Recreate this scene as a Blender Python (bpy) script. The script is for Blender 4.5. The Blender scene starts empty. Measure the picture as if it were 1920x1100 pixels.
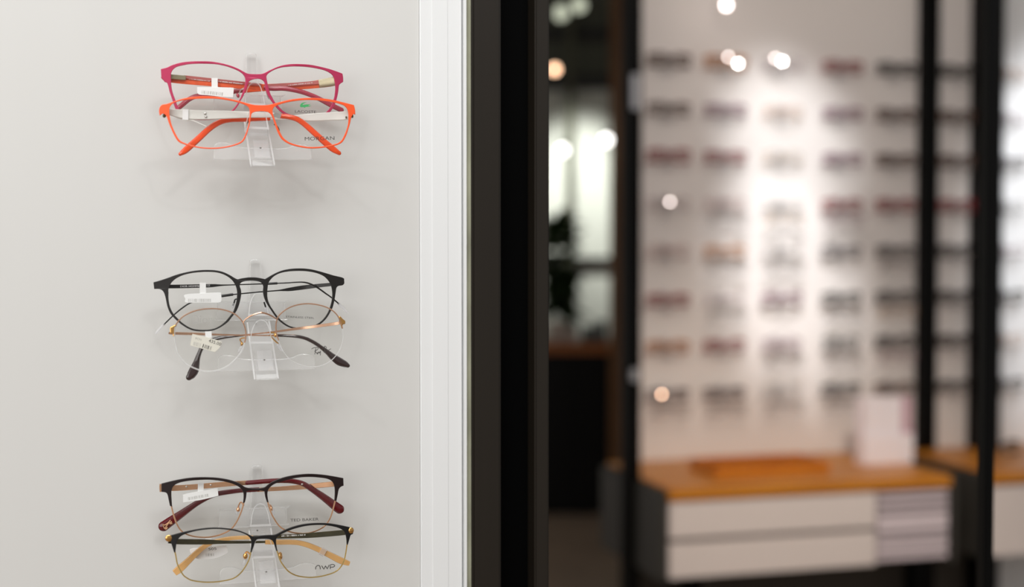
import bpy, bmesh, math, random
from mathutils import Vector

random.seed(7)
SC = bpy.context.scene
COL = SC.collection

# ------------------------------------------------------------------ camera
F = 2667.0                       # focal length in pixels of the 1920 frame (50 mm on 36 mm)
PITCH = math.radians(1.93)
CAM = Vector((0.0, 0.0, 1.45))
cd = bpy.data.cameras.new('camera')
cam = bpy.data.objects.new('camera', cd)
COL.objects.link(cam)
cam.location = CAM
cam.rotation_euler = (math.pi / 2 - PITCH, 0, 0)
cd.lens = 50.0
cd.sensor_width = 36.0
cd.clip_start = 0.05
cd.dof.use_dof = True
cd.dof.focus_distance = 1.085
cd.dof.aperture_fstop = 3.2
SC.camera = cam

# ------------------------------------------------------------------ world, lights, exposure
w = bpy.data.worlds.new('world')
SC.world = w
w.use_nodes = True
w.node_tree.nodes['Background'].inputs[0].default_value = (1.0, 0.955, 0.91, 1)
w.node_tree.nodes['Background'].inputs[1].default_value = 0.36
SC.view_settings.view_transform = 'Standard'
SC.view_settings.look = 'None'
SC.view_settings.exposure = 0.03
SC.view_settings.gamma = 1.0
SC.view_settings.use_curve_mapping = False
SC.cycles.transparent_max_bounces = 48
SC.cycles.max_bounces = 10
SC.cycles.caustics_reflective = False
SC.cycles.caustics_refractive = False


def aim(o, target):
    o.rotation_euler = (Vector(target) - o.location).to_track_quat('-Z', 'Y').to_euler()


def area(name, loc, target, size, size_y, power, color=(1, 1, 1), spread=180):
    l = bpy.data.lights.new(name, 'AREA')
    l.shape = 'RECTANGLE'
    l.size = size
    l.size_y = size_y
    l.energy = power
    l.color = color
    l.spread = math.radians(spread)
    o = bpy.data.objects.new(name, l)
    COL.objects.link(o)
    o.location = loc
    aim(o, target)
    return o


def spot(name, loc, target, power, angle, blend, color=(1, 1, 1), radius=0.05):
    l = bpy.data.lights.new(name, 'SPOT')
    l.energy = power
    l.spot_size = math.radians(angle)
    l.spot_blend = blend
    l.color = color
    l.shadow_soft_size = radius
    o = bpy.data.objects.new(name, l)
    COL.objects.link(o)
    o.location = loc
    aim(o, target)
    return o


# ceiling light panel in front of the eyewear panel, added soft fill light behind the camera
area('ceiling_panel_light', (-0.25, -0.15, 2.75), (-0.35, 1.1, 1.55), 2.0, 0.9, 30, (0.97, 0.99, 1.0))
area('front_fill_light', (-1.6, -2.2, 1.75), (-0.3, 1.2, 1.45), 2.6, 2.2, 44, (1.0, 0.98, 0.955))
spot('sparkle_spot', (0.55, -0.35, 2.75), (-0.2, 1.1, 1.5), 9, 60, 0.6, (1.0, 0.99, 0.97), 0.04)  # two small spots added to put glints on the metal frames
spot('sparkle_spot', (-0.75, -0.3, 2.75), (-0.2, 1.1, 1.4), 9, 60, 0.6, (1.0, 0.99, 0.97), 0.04)
# display wall lights at the back
area('display_light', (0.55, 2.6, 2.95), (1.0, 4.6, 1.1), 1.5, 0.3, 21, (1.0, 0.89, 0.82))
spot('display_spot', (0.70, 2.7, 2.9), (0.86, 4.46, 1.79), 195, 15, 1.0, (0.96, 0.98, 1.0), 0.06)
spot('display_spot', (0.74, 2.9, 2.9), (0.86, 4.46, 1.36), 250, 16, 1.0, (0.97, 0.98, 1.0), 0.06)
spot('side_display_spot', (2.0, 3.2, 2.95), (2.05, 4.85, 1.5), 190, 36, 0.6, (0.97, 0.98, 1.0), 0.06)
spot('counter_spot', (0.8, 1.5, 2.7), (0.85, 4.0, 0.7), 150, 36, 1.0, (1.0, 0.86, 0.72), 0.08)
spot('niche_spot', (0.25, 7.75, 2.85), (0.46, 8.78, 1.70), 190, 40, 1.0, (0.98, 1.0, 0.95), 0.05)


# ------------------------------------------------------------------ materials
def lin(c):
    return tuple(((x / 255) / 12.92 if x / 255 <= 0.04045 else ((x / 255 + 0.055) / 1.055) ** 2.4) for x in c)


MATS = {}


def mat(name, rgb, rough=0.5, metal=0.0, spec=0.5, vary=0.06, scale=40.0, bump=0.0, coat=0.0, stretch=(1, 1, 1)):
    """procedural principled material: base colour broken up by noise"""
    if name in MATS:
        return MATS[name]
    m = bpy.data.materials.new(name)
    m.use_nodes = True
    nt = m.node_tree
    b = nt.nodes['Principled BSDF']
    c = lin(rgb)
    tc = nt.nodes.new('ShaderNodeTexCoord')
    mp = nt.nodes.new('ShaderNodeMapping')
    mp.inputs['Scale'].default_value = stretch
    nz = nt.nodes.new('ShaderNodeTexNoise')
    nz.inputs['Scale'].default_value = scale
    nz.inputs['Detail'].default_value = 3
    rp = nt.nodes.new('ShaderNodeValToRGB')
    lo = tuple(max(0, x * (1 - vary)) for x in c)
    hi = tuple(min(1, x * (1 + vary)) for x in c)
    rp.color_ramp.elements[0].color = (*lo, 1)
    rp.color_ramp.elements[1].color = (*hi, 1)
    rp.color_ramp.elements[0].position = 0.3
    rp.color_ramp.elements[1].position = 0.7
    nt.links.new(tc.outputs['Object'], mp.inputs['Vector'])
    nt.links.new(mp.outputs['Vector'], nz.inputs['Vector'])
    nt.links.new(nz.outputs['Fac'], rp.inputs['Fac'])
    nt.links.new(rp.outputs['Color'], b.inputs['Base Color'])
    b.inputs['Roughness'].default_value = rough
    b.inputs['Metallic'].default_value = metal
    b.inputs['Specular IOR Level'].default_value = spec
    b.inputs['Coat Weight'].default_value = coat
    b.inputs['Coat Roughness'].default_value = 0.1
    if bump:
        bp = nt.nodes.new('ShaderNodeBump')
        bp.inputs['Strength'].default_value = bump
        bp.inputs['Distance'].default_value = 0.001
        nt.links.new(nz.outputs['Fac'], bp.inputs['Height'])
        nt.links.new(bp.outputs['Normal'], b.inputs['Normal'])
    MATS[name] = m
    return m


def clear(name, tint=(1, 1, 1), ior=1.49, rough=0.03, body=0.0, boost=1.0, edge=0.0):
    """clear plastic or glass: transparent, Fresnel reflection, a little milky body; edge = extra milkiness at grazing"""
    if name in MATS:
        return MATS[name]
    m = bpy.data.materials.new(name)
    m.use_nodes = True
    nt = m.node_tree
    nt.nodes.remove(nt.nodes['Principled BSDF'])
    out = nt.nodes['Material Output']
    tr = nt.nodes.new('ShaderNodeBsdfTransparent')
    tr.inputs[0].default_value = (*tint, 1)
    df = nt.nodes.new('ShaderNodeBsdfDiffuse')
    df.inputs[0].default_value = (0.95, 0.95, 0.95, 1)
    tl = nt.nodes.new('ShaderNodeBsdfTranslucent')
    tl.inputs[0].default_value = (0.95, 0.95, 0.95, 1)
    ad = nt.nodes.new('ShaderNodeMixShader')
    ad.inputs[0].default_value = 0.45
    nt.links.new(df.outputs[0], ad.inputs[1])
    nt.links.new(tl.outputs[0], ad.inputs[2])
    gl = nt.nodes.new('ShaderNodeBsdfGlossy')
    gl.inputs['Roughness'].default_value = rough
    lw = nt.nodes.new('ShaderNodeLayerWeight')
    lw.inputs['Blend'].default_value = 0.35
    ma = nt.nodes.new('ShaderNodeMath')
    ma.operation = 'MULTIPLY_ADD'
    ma.inputs[1].default_value = edge
    ma.inputs[2].default_value = body
    ma.use_clamp = True
    nt.links.new(lw.outputs['Facing'], ma.inputs[0])
    m1 = nt.nodes.new('ShaderNodeMixShader')
    nt.links.new(ma.outputs[0], m1.inputs[0])
    nt.links.new(tr.outputs[0], m1.inputs[1])
    nt.links.new(ad.outputs[0], m1.inputs[2])
    fr = nt.nodes.new('ShaderNodeFresnel')
    fr.inputs[0].default_value = ior
    mb = nt.nodes.new('ShaderNodeMath')
    mb.operation = 'MULTIPLY'
    mb.inputs[1].default_value = boost
    mb.use_clamp = True
    ge = nt.nodes.new('ShaderNodeNewGeometry')
    mf = nt.nodes.new('ShaderNodeMath')            # reflect from outer faces only
    mf.operation = 'MULTIPLY_ADD'
    mf.inputs[1].default_value = -boost
    mf.inputs[2].default_value = boost
    nt.links.new(ge.outputs['Backfacing'], mf.inputs[0])
    nt.links.new(mf.outputs[0], mb.inputs[1])
    nt.links.new(fr.outputs[0], mb.inputs[0])
    m2 = nt.nodes.new('ShaderNodeMixShader')
    nt.links.new(mb.outputs[0], m2.inputs[0])
    nt.links.new(m1.outputs[0], m2.inputs[1])
    nt.links.new(gl.outputs[0], m2.inputs[2])
    nt.links.new(m2.outputs[0], out.inputs[0])
    MATS[name] = m
    return m


def glow(name, rgb, strength):
    if name in MATS:
        return MATS[name]
    m = bpy.data.materials.new(name)
    m.use_nodes = True
    b = m.node_tree.nodes['Principled BSDF']
    b.inputs['Base Color'].default_value = (*lin(rgb), 1)
    b.inputs['Emission Color'].default_value = (*lin(rgb), 1)
    b.inputs['Emission Strength'].default_value = strength
    MATS[name] = m
    return m


def wood(name, a, b_, scale=6, rough=0.45, stretch=(1, 12, 12)):
    if name in MATS:
        return MATS[name]
    m = mat(name, a, rough)
    nt = m.node_tree
    rp = [n for n in nt.nodes if n.type == 'VALTORGB'][0]
    rp.color_ramp.elements[0].color = (*lin(b_), 1)
    rp.color_ramp.elements[1].color = (*lin(a), 1)
    mp = [n for n in nt.nodes if n.type == 'MAPPING'][0]
    mp.inputs['Scale'].default_value = stretch
    nz = [n for n in nt.nodes if n.type == 'TEX_NOISE'][0]
    nz.inputs['Scale'].default_value = scale
    nz.inputs['Detail'].default_value = 6
    return m


M_PANEL = mat('panel_lacquer', (205, 204, 201), 0.38, vary=0.012, scale=3, spec=0.35, stretch=(4, 4, 0.5))
M_PROFILE = mat('white_profile', (224, 225, 225), 0.35, vary=0.01, scale=8)
M_GLASSEDGE = mat('glass_edge', (160, 160, 138), 0.3, vary=0.25, scale=60, stretch=(1, 1, 0.35))
M_DARKALU = mat('dark_bronze_profile', (30, 25, 19), 0.36, vary=0.05, scale=8, spec=0.35, stretch=(20, 20, 0.3))
M_BLACK = mat('black_profile', (2, 2, 2), 0.6, vary=0.05, spec=0.04)
M_POST = mat('black_post', (5, 5, 5), 0.4, vary=0.05, spec=0.12)
M_ACRYL = clear('clear_acrylic', (0.985, 0.985, 0.985), 1.49, 0.10, 0.0, 1.0, 0.04)
M_ACRYLBAR = clear('milky_acrylic', (0.99, 0.99, 0.99), 1.49, 0.12, 0.2, 1.0, 0.1)
M_ACRYLEDGE = clear('bright_acrylic_edge', (0.99, 0.99, 0.99), 1.49, 0.15, 0.5, 1.0, 0.1)
M_LENS = clear('demo_lens', (0.985, 0.985, 0.98), 1.5, 0.01, 0.0, 0.8, 0.02)
M_NYLON = clear('clear_nylon', (0.97, 0.97, 0.97), 1.5, 0.1, 0.45, 1.0, 0.4)
M_PAD = clear('clear_silicone', (0.96, 0.96, 0.98), 1.45, 0.08, 0.22, 1.2, 0.4)
M_INK = mat('dark_ink', (58, 54, 52), 0.6)
M_INKPALE = mat('pale_grey_ink', (172, 170, 166), 0.6)
M_GREEN = mat('green_ink', (62, 165, 95), 0.6)
M_CARD = mat('white_card', (240, 240, 240), 0.45, vary=0.01)
M_CARDGREY = mat('cream_card', (226, 223, 212), 0.5, vary=0.02)
M_SCREW = mat('small_screw', (110, 108, 104), 0.35, 0.8)
M_PRINTW = mat('white_print', (225, 225, 225), 0.5)


# ------------------------------------------------------------------ mapping of a vertical plane seen by the camera
YAW = math.radians(16.0)
T = Vector((math.cos(YAW), math.sin(YAW), 0))
N = Vector((math.sin(YAW), -math.cos(YAW), 0))
FWD = Vector((0, math.cos(PITCH), -math.sin(PITCH)))
UP = Vector((0, math.sin(PITCH), math.cos(PITCH)))


def ray(px, py):
    return FWD + Vector(((px - 960) / F, 0, 0)) - UP * ((py - 550) / F)


def at_depth(px, py, Y):
    d = ray(px, py)
    return CAM + d * (Y / d.y)


class Plane:
    """a vertical display plane turned 16 degrees; (u, w, z) = along it, out of it, height"""

    def __init__(self, px, py, Y):
        self.o = at_depth(px, py, Y)
        self.o.z = 0

    def uz(self, px, py, w=0.0):
        d = ray(px, py)
        s = (w - (CAM - self.o).dot(N)) / d.dot(N)
        p = CAM + d * s
        return (p - self.o).dot(T), p.z

    def world(self, u, w, z):
        p = self.o + T * u + N * w
        return Vector((p.x, p.y, z))


PA = Plane(475, 460, 1.10)       # the eyewear panel in focus
PB = Plane(1215, 460, 4.35)      # the display wall at the back
PX = 1.06 / F                    # one pixel at the frames, in metres


# ------------------------------------------------------------------ object helpers
def mesh_obj(name, verts, faces, m, parent=None, smooth=True, angle=35):
    me = bpy.data.meshes.new(name)
    me.from_pydata(verts, [], faces)
    me.validate()
    bm = bmesh.new()
    bm.from_mesh(me)
    bmesh.ops.recalc_face_normals(bm, faces=bm.faces)
    bm.to_mesh(me)
    bm.free()
    return link(name, me, m, parent, smooth, angle)


def link(name, me, m, parent=None, smooth=True, angle=35):
    if smooth:
        for p in me.polygons:
            p.use_smooth = True
        me.set_sharp_from_angle(angle=math.radians(angle))
    if m is not None:
        me.materials.clear()
        me.materials.append(m)
    o = bpy.data.objects.new(name, me)
    COL.objects.link(o)
    if parent is not None:
        o.parent = parent
    return o


def tag(o, label=None, cat=None, group=None, kind=None):
    if label:
        o['label'] = label
    if cat:
        o['category'] = cat
    if group:
        o['group'] = group
    if kind:
        o['kind'] = kind
    return o


def empty(name, loc, rz=0.0):
    o = bpy.data.objects.new(name, None)
    COL.objects.link(o)
    o.location = loc
    o.rotation_euler = (0, 0, rz)
    o.empty_display_size = 0.02
    return o


def box_geo(x0, x1, y0, y1, z0, z1):
    v = [(x0, y0, z0), (x1, y0, z0), (x1, y1, z0), (x0, y1, z0), (x0, y0, z1), (x1, y0, z1), (x1, y1, z1), (x0, y1, z1)]
    f = [(0, 3, 2, 1), (4, 5, 6, 7), (0, 1, 5, 4), (1, 2, 6, 5), (2, 3, 7, 6), (3, 0, 4, 7)]
    return v, f


def join_geo(parts):
    V, Fc = [], []
    for v, f in parts:
        k = len(V)
        V += v
        Fc += [tuple(i + k for i in q) for q in f]
    return V, Fc


def box(name, x0, x1, y0, y1, z0, z1, m, parent=None, bevel=0.0, seg=2):
    """box in local coordinates (x along, y into the wall, z up)"""
    v, f = box_geo(min(x0, x1), max(x0, x1), min(y0, y1), max(y0, y1), min(z0, z1), max(z0, z1))
    me = bpy.data.meshes.new(name)
    me.from_pydata(v, [], f)
    bm = bmesh.new()
    bm.from_mesh(me)
    if bevel > 0:
        bmesh.ops.bevel(bm, geom=list(bm.edges), offset=bevel, segments=seg, affect='EDGES')
    bmesh.ops.recalc_face_normals(bm, faces=bm.faces)
    bm.to_mesh(me)
    bm.free()
    return link(name, me, m, parent, bevel > 0, 40)


def smooth_pts(pts, closed, n=4):
    """Catmull-Rom through n-channel points; a trailing 'c' marks a corner"""
    P = [tuple(float(a) for a in p if a != 'c') for p in pts]
    C = [p[-1] == 'c' for p in pts]
    L = len(P)
    out = []
    dim = len(P[0])
    rng = range(L) if closed else range(L - 1)
    for i in rng:
        p1, p2 = P[i], P[(i + 1) % L]
        p0 = P[(i - 1) % L] if (closed or i > 0) else None
        p3 = P[(i + 2) % L] if (closed or i + 2 < L) else None
        if p0 is None or C[i]:
            p0 = tuple(2 * a - b for a, b in zip(p1, p2))
        if p3 is None or C[(i + 1) % L]:
            p3 = tuple(2 * b - a for a, b in zip(p1, p2))
        for k in range(n):
            t = k / n
            t2, t3 = t * t, t * t * t
            out.append(tuple(0.5 * (2 * p1[d] + (p2[d] - p0[d]) * t + (2 * p0[d] - 5 * p1[d] + 4 * p2[d] - p3[d]) * t2
                                    + (3 * p1[d] - p0[d] - 3 * p2[d] + p3[d]) * t3) for d in range(dim)))
    if not closed:
        out.append(P[-1])
    return out


def curve_mesh(name, contours, thick, bevel):
    """filled flat outline with holes (first contour outside) extruded; lies in local xy"""
    cu = bpy.data.curves.new(name, 'CURVE')
    cu.dimensions = '2D'
    cu.fill_mode = 'BOTH'
    for c in contours:
        s = cu.splines.new('POLY')
        s.points.add(len(c) - 1)
        for p, q in zip(s.points, c):
            p.co = (q[0], q[1], 0, 1)
        s.use_cyclic_u = True
    cu.extrude = max(thick / 2 - bevel, 1e-6)
    cu.bevel_depth = bevel
    cu.bevel_resolution = 1
    cu.offset = -bevel
    o = bpy.data.objects.new(name, cu)
    COL.objects.link(o)
    dg = bpy.context.evaluated_depsgraph_get()
    me = bpy.data.meshes.new_from_object(o.evaluated_get(dg))
    bpy.data.objects.remove(o)
    bpy.data.curves.remove(cu)
    me.name = name
    return me


def ring(k=8, rect=False):
    if rect:
        return [(-1, -0.55), (-0.85, -1), (0.85, -1), (1, -0.55), (1, 0.55), (0.85, 1), (-0.85, 1), (-1, 0.55)]
    return [(math.cos(2 * math.pi * i / k), math.sin(2 * math.pi * i / k)) for i in range(k)]


def sweep_geo(path, closed=False, rect=False, round_end=False, k=8):
    """path of (x, y, z, width, thickness); width across the path in xz, thickness along y"""
    P = [list(p) for p in path]
    if round_end and len(P) > 2:
        a, b = P[-2], P[-1]
        d = Vector((b[0] - a[0], b[1] - a[1], b[2] - a[2])).normalized()
        r = b[3] / 2
        for s in (0.35, 0.65, 0.86, 0.97):
            f = math.sqrt(1 - s * s)
            P.append([b[0] + d.x * r * s, b[1] + d.y * r * s, b[2] + d.z * r * s, b[3] * f, b[4] * (0.35 + 0.65 * f)])
    L = len(P)
    sec = ring(k, rect)
    k = len(sec)
    V, Fc = [], []
    for i in range(L):
        a = P[(i - 1) % L] if (closed or i > 0) else P[i]
        b = P[(i + 1) % L] if (closed or i < L - 1) else P[i]
        tx, tz = b[0] - a[0], b[2] - a[2]
        l = math.hypot(tx, tz) or 1
        qx, qz = -tz / l, tx / l
        for (s, t) in sec:
            V.append((P[i][0] + qx * s * P[i][3] / 2, P[i][1] + t * P[i][4] / 2, P[i][2] + qz * s * P[i][3] / 2))
    for i in range(L if closed else L - 1):
        j = (i + 1) % L
        for q in range(k):
            r = (q + 1) % k
            Fc.append((i * k + q, i * k + r, j * k + r, j * k + q))
    if not closed:
        Fc.append(tuple(range(k)))
        Fc.append(tuple((L - 1) * k + q for q in range(k)))
    return V, Fc


class Spec:
    """a thing standing out from the eyewear panel, traced in pixels at its own distance w0 from the panel"""

    def __init__(self, name, cx, cy, w0, k=0.0, plane=PA):
        self.pl, self.w0, self.k = plane, w0, k
        self.u0, self.z0 = plane.uz(cx, cy, w0)
        self.root = empty(name, plane.world(self.u0, w0, self.z0), YAW)

    def wbend(self, u):
        return self.w0 - self.k * (u - self.u0) ** 2

    def loc(self, px, py, dh=0.0, bend=True):
        """local coordinates of a pixel seen at depth dh in front of the (wrapped) front plane"""
        w = self.w0 + dh
        if bend and self.k:
            u, _ = self.pl.uz(px, py, w)
            w = self.wbend(u) + dh
        u, z = self.pl.uz(px, py, w)
        return (u - self.u0, -(w - self.w0), z - self.z0)

    def plate(self, name, contours, m, parent=None, dh=0.0, thick=0.0014, bevel=0.0003, n=4, bend=True, raw=False):
        cs = []
        for c in contours:
            q = c if raw else smooth_pts(c, True, n)
            cs.append([(p[0], p[2]) for p in (self.loc(a[0], a[1], dh, bend) for a in q)])
        me = curve_mesh(name, cs, thick, bevel)
        for v in me.vertices:
            x, y, z = v.co
            w = (self.wbend(x + self.u0) - self.w0 if bend else 0) + dh + z
            v.co = (x, -w, y)
        return link(name, me, m, parent or self.root, True, 40)

    def strip(self, name, pts, m, parent=None, thick=0.0012, n=5, rect=True, round_end=False, closed=False, bend=True, k=8):
        """pts: (px, py, dh, width in px[, thickness in m])"""
        q = []
        for p in smooth_pts([(p + (thick,) if len(p) == 4 else p) for p in pts], closed, n):
            q.append((*self.loc(p[0], p[1], p[2], bend), p[3] * PX, p[4]))
        v, f = sweep_geo(q, closed, rect, round_end, k)
        return mesh_obj(name, v, f, m, parent or self.root)

    def wire(self, name, pts, dia, m, parent=None, dh=0.0, closed=False, n=5, k=6):
        q = []
        for p in smooth_pts(pts, closed, n):
            d = dh if len(p) < 3 else p[2]
            q.append((*self.loc(p[0], p[1], d, True), dia, dia))
        v, f = sweep_geo(q, closed, False, False, k)
        return mesh_obj(name, v, f, m, parent or self.root)

    def blob(self, name, cx, cy, dh, rx, ry, rw, ang, m, parent=None):
        """flattened ellipsoid: radii rx, ry in pixels, rw in metres, turned by ang degrees in the picture"""
        c = self.loc(cx, cy, dh)
        V, Fc = [], []
        A = math.radians(ang)
        nu, nv = 14, 8
        for j in range(nv + 1):
            th = math.pi * j / nv
            for i in range(nu):
                ph = 2 * math.pi * i / nu
                a, b, e = math.sin(th) * math.cos(ph) * rx * PX, math.sin(th) * math.sin(ph) * ry * PX, math.cos(th) * rw
                V.append((c[0] + a * math.cos(A) - b * math.sin(A), c[1] + e, c[2] + a * math.sin(A) + b * math.cos(A)))
        for j in range(nv):
            for i in range(nu):
                Fc.append((j * nu + i, j * nu + (i + 1) % nu, (j + 1) * nu + (i + 1) % nu, (j + 1) * nu + i))
        return mesh_obj(name, V, Fc, m, parent or self.root)

    def text(self, name, body, x0, y0, x1, y1, h, m, parent, dh=0.0006, bend=True):
        cu = bpy.data.curves.new(name, 'FONT')
        cu.body = body
        cu.resolution_u = 3
        o = bpy.data.objects.new(name, cu)
        COL.objects.link(o)
        dg = bpy.context.evaluated_depsgraph_get()
        me = bpy.data.meshes.new_from_object(o.evaluated_get(dg))
        bpy.data.objects.remove(o)
        bpy.data.curves.remove(cu)
        xs = [v.co.x for v in me.vertices]
        ys = [v.co.y for v in me.vertices]
        ax, bx, ay, by = min(xs), max(xs), min(ys), max(ys)
        L = math.hypot(x1 - x0, y1 - y0)
        ux, uy = (x1 - x0) / L, (y1 - y0) / L
        for v in me.vertices:
            a = (v.co.x - ax) / (bx - ax) * L
            b = (v.co.y - ay) / (by - ay) * h
            v.co = self.loc(x0 + ux * a + uy * b, y0 + uy * a - ux * b, dh, bend)
        return link(name, me, m, parent, False)

    def ticks(self, name, x0, y0, x1, y1, h, m, parent, dh, seed=1):
        """print too small to read: a row of short upright marks"""
        r = random.Random(seed)
        L = math.hypot(x1 - x0, y1 - y0)
        ux, uy = (x1 - x0) / L, (y1 - y0) / L
        parts, a = [], 0.0
        while a < L:
            wd = r.uniform(0.6, 1.3)
            hh = h * r.uniform(0.7, 1.0)
            parts.append(([self.loc(x0 + ux * q + uy * b, y0 + uy * q - ux * b, dh) for q, b in ((a, 0), (a + wd, 0), (a + wd, hh), (a, hh))], [(0, 1, 2, 3)]))
            a += wd + r.choice((0.6, 0.7, 2.0))
        v, f = join_geo(parts)
        return mesh_obj(name, v, f, m, parent, False)

    def strokes(self, name, lines, width, m, parent, dh=0.0006, n=4, bend=True):
        parts = []
        for l in lines:
            q = [(*self.loc(p[0], p[1], dh, bend), width * PX, 0.00012) for p in smooth_pts(l, False, n)]
            parts.append(sweep_geo(q, False, True))
        v, f = join_geo(parts)
        return mesh_obj(name, v, f, m, parent)


# ------------------------------------------------------------------ the setting
def structure(o):
    o['kind'] = 'structure'
    return o


M_FLOOR = mat('floor_vinyl', (160, 140, 122), 0.5, vary=0.12, scale=3)
M_CEIL = mat('ceiling_paint', (150, 148, 142), 0.8, vary=0.03, scale=3)
M_FAR = mat('far_wall_paint', (96, 98, 84), 0.7, vary=0.08, scale=2)
M_BACK = mat('display_wall_white', (232, 226, 222), 0.5, vary=0.015, scale=2)
M_SIDEBACK = mat('display_wall_cool_white', (238, 240, 242), 0.5, vary=0.015, scale=2)
M_LOWWALL = mat('shaded_wall_below_counter', (70, 64, 57), 0.7, vary=0.08, scale=3)  # shade under the counter put into the wall colour
M_RIGHTW = mat('side_wall_paint', (150, 145, 138), 0.8, vary=0.03, scale=3)

structure(box('floor', -3.0, 5.0, -3.0, 9.0, -0.1, 0.0, M_FLOOR))
structure(box('ceiling', -3.0, 5.0, 0.2, 9.0, 3.0, 3.1, M_CEIL))
structure(box('wall_far', -3.0, 5.0, 8.9, 9.0, 0.0, 3.0, M_FAR))


def on_plane(pl):
    return (pl.o.x, pl.o.y, 0)


def slab(name, pl, u0, u1, w0, w1, z0, z1, m, bevel=0.0, kind='structure', seg=2):
    o = box(name, u0, u1, -w0, -w1, z0, z1, m, None, bevel, seg)
    o.location = on_plane(pl)
    o.rotation_euler = (0, 0, YAW)
    if kind:
        o['kind'] = kind
    return o


def ua(px, w=0.0):
    return PA.uz(px, 550, w)[0]


slab('wall_left', PA, -1.3, ua(786.5), 0.0, -0.05, 0.0, 2.98, M_PANEL)
# white profile with shallow grooves along it
prof = []
U0, U1, U2 = ua(787), ua(868, 0.0045), ua(875, 0.0045)
edges = [(U0, U0 + 0.0012, 0.001), (U0 + 0.0012, U0 + 0.010, 0.0022), (U0 + 0.010, U0 + 0.0225, 0.0028),
         (U0 + 0.0225, U1 - 0.0006, 0.0024), (U1 - 0.0006, U1 + 0.0008, -0.001), (U1 + 0.0008, U2, 0.0045)]
prof = [box_geo(a, b, -h, 0.05, 0.0, 2.98) for a, b, h in edges]
v, f = join_geo(prof)
o = mesh_obj('trim_1', v, f, M_PROFILE, None, False)
o.location = on_plane(PA)
o.rotation_euler = (0, 0, YAW)
structure(o)
slab('trim_2', PA, U2, ua(885, 0.004), 0.0005, -0.05, 0.0, 2.98, M_GLASSEDGE)
slab('trim_3', PA, ua(885, 0.004), ua(940, 0.004), 0.004, -0.05, 0.0, 2.98, M_DARKALU, 0.002, seg=4)
slab('trim_4', PA, ua(940, 0.004), ua(1003, 0.004), -0.016, -0.05, 0.0, 2.98, M_BLACK)
slab('trim_5', PA, ua(1003, 0.004), ua(1030, 0.004), 0.004, -0.05, 0.0, 2.98, M_DARKALU, 0.0015, seg=4)


def ub(px, w=0.0, py=550):
    return PB.uz(px, py, w)[0]


def zb(px, py, w=0.0):
    return PB.uz(px, py, w)[1]


UL = ub(1192)
UR = ub(1832)
CT = zb(1255, 917, 0.5)                      # counter top height
CB = zb(1255, 1087, 0.5)                     # counter underside
slab('wall_back', PB, UL, UR, 0.0, -0.08, CT - 0.05, 2.98, M_BACK)
slab('wall_back_lower', PB, UL, UR, 0.0, -0.08, 0.0, CT - 0.05, M_LOWWALL)
slab('wall_right', PB, UR, UR + 2.2, 0.0, -0.08, 0.0, 2.98, M_SIDEBACK)
# uprights of the display wall
pw = 0.046
uL = ub(1192, 0.25)
slab('trim_6', PB, uL - pw, uL, 0.25 + pw, 0.25, 0.0, 2.98, M_POST, 0.002)
uR = ub(1722, 0.02)
slab('trim_7', PB, uR, ub(1754, 0.02), 0.035, 0.0, 0.0, 2.98, M_POST, 0.002)
slab('trim_8', PB, ub(1824, 0.03), ub(1862, 0.03), 0.08, 0.0, 0.0, 2.98, M_POST, 0.002)
# slim upright of a nearer glass front
q0 = at_depth(1850, 550, 1.55)
q1 = at_depth(1868.5, 550, 1.55)
structure(box('trim_9', q0.x, q1.x, 1.55, 1.575, 0.0, 2.98, M_POST, None, 0.001))


# ------------------------------------------------------------------ acrylic holders on the eyewear panel
# milky white edges paint in the light that clear acrylic refracts there
def whiten_edges(me, front_only=False):
    me.materials.append(M_ACRYLEDGE)
    for p in me.polygons:
        if (abs(p.normal.y) < 0.55) != front_only:
            p.material_index = 1


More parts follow.
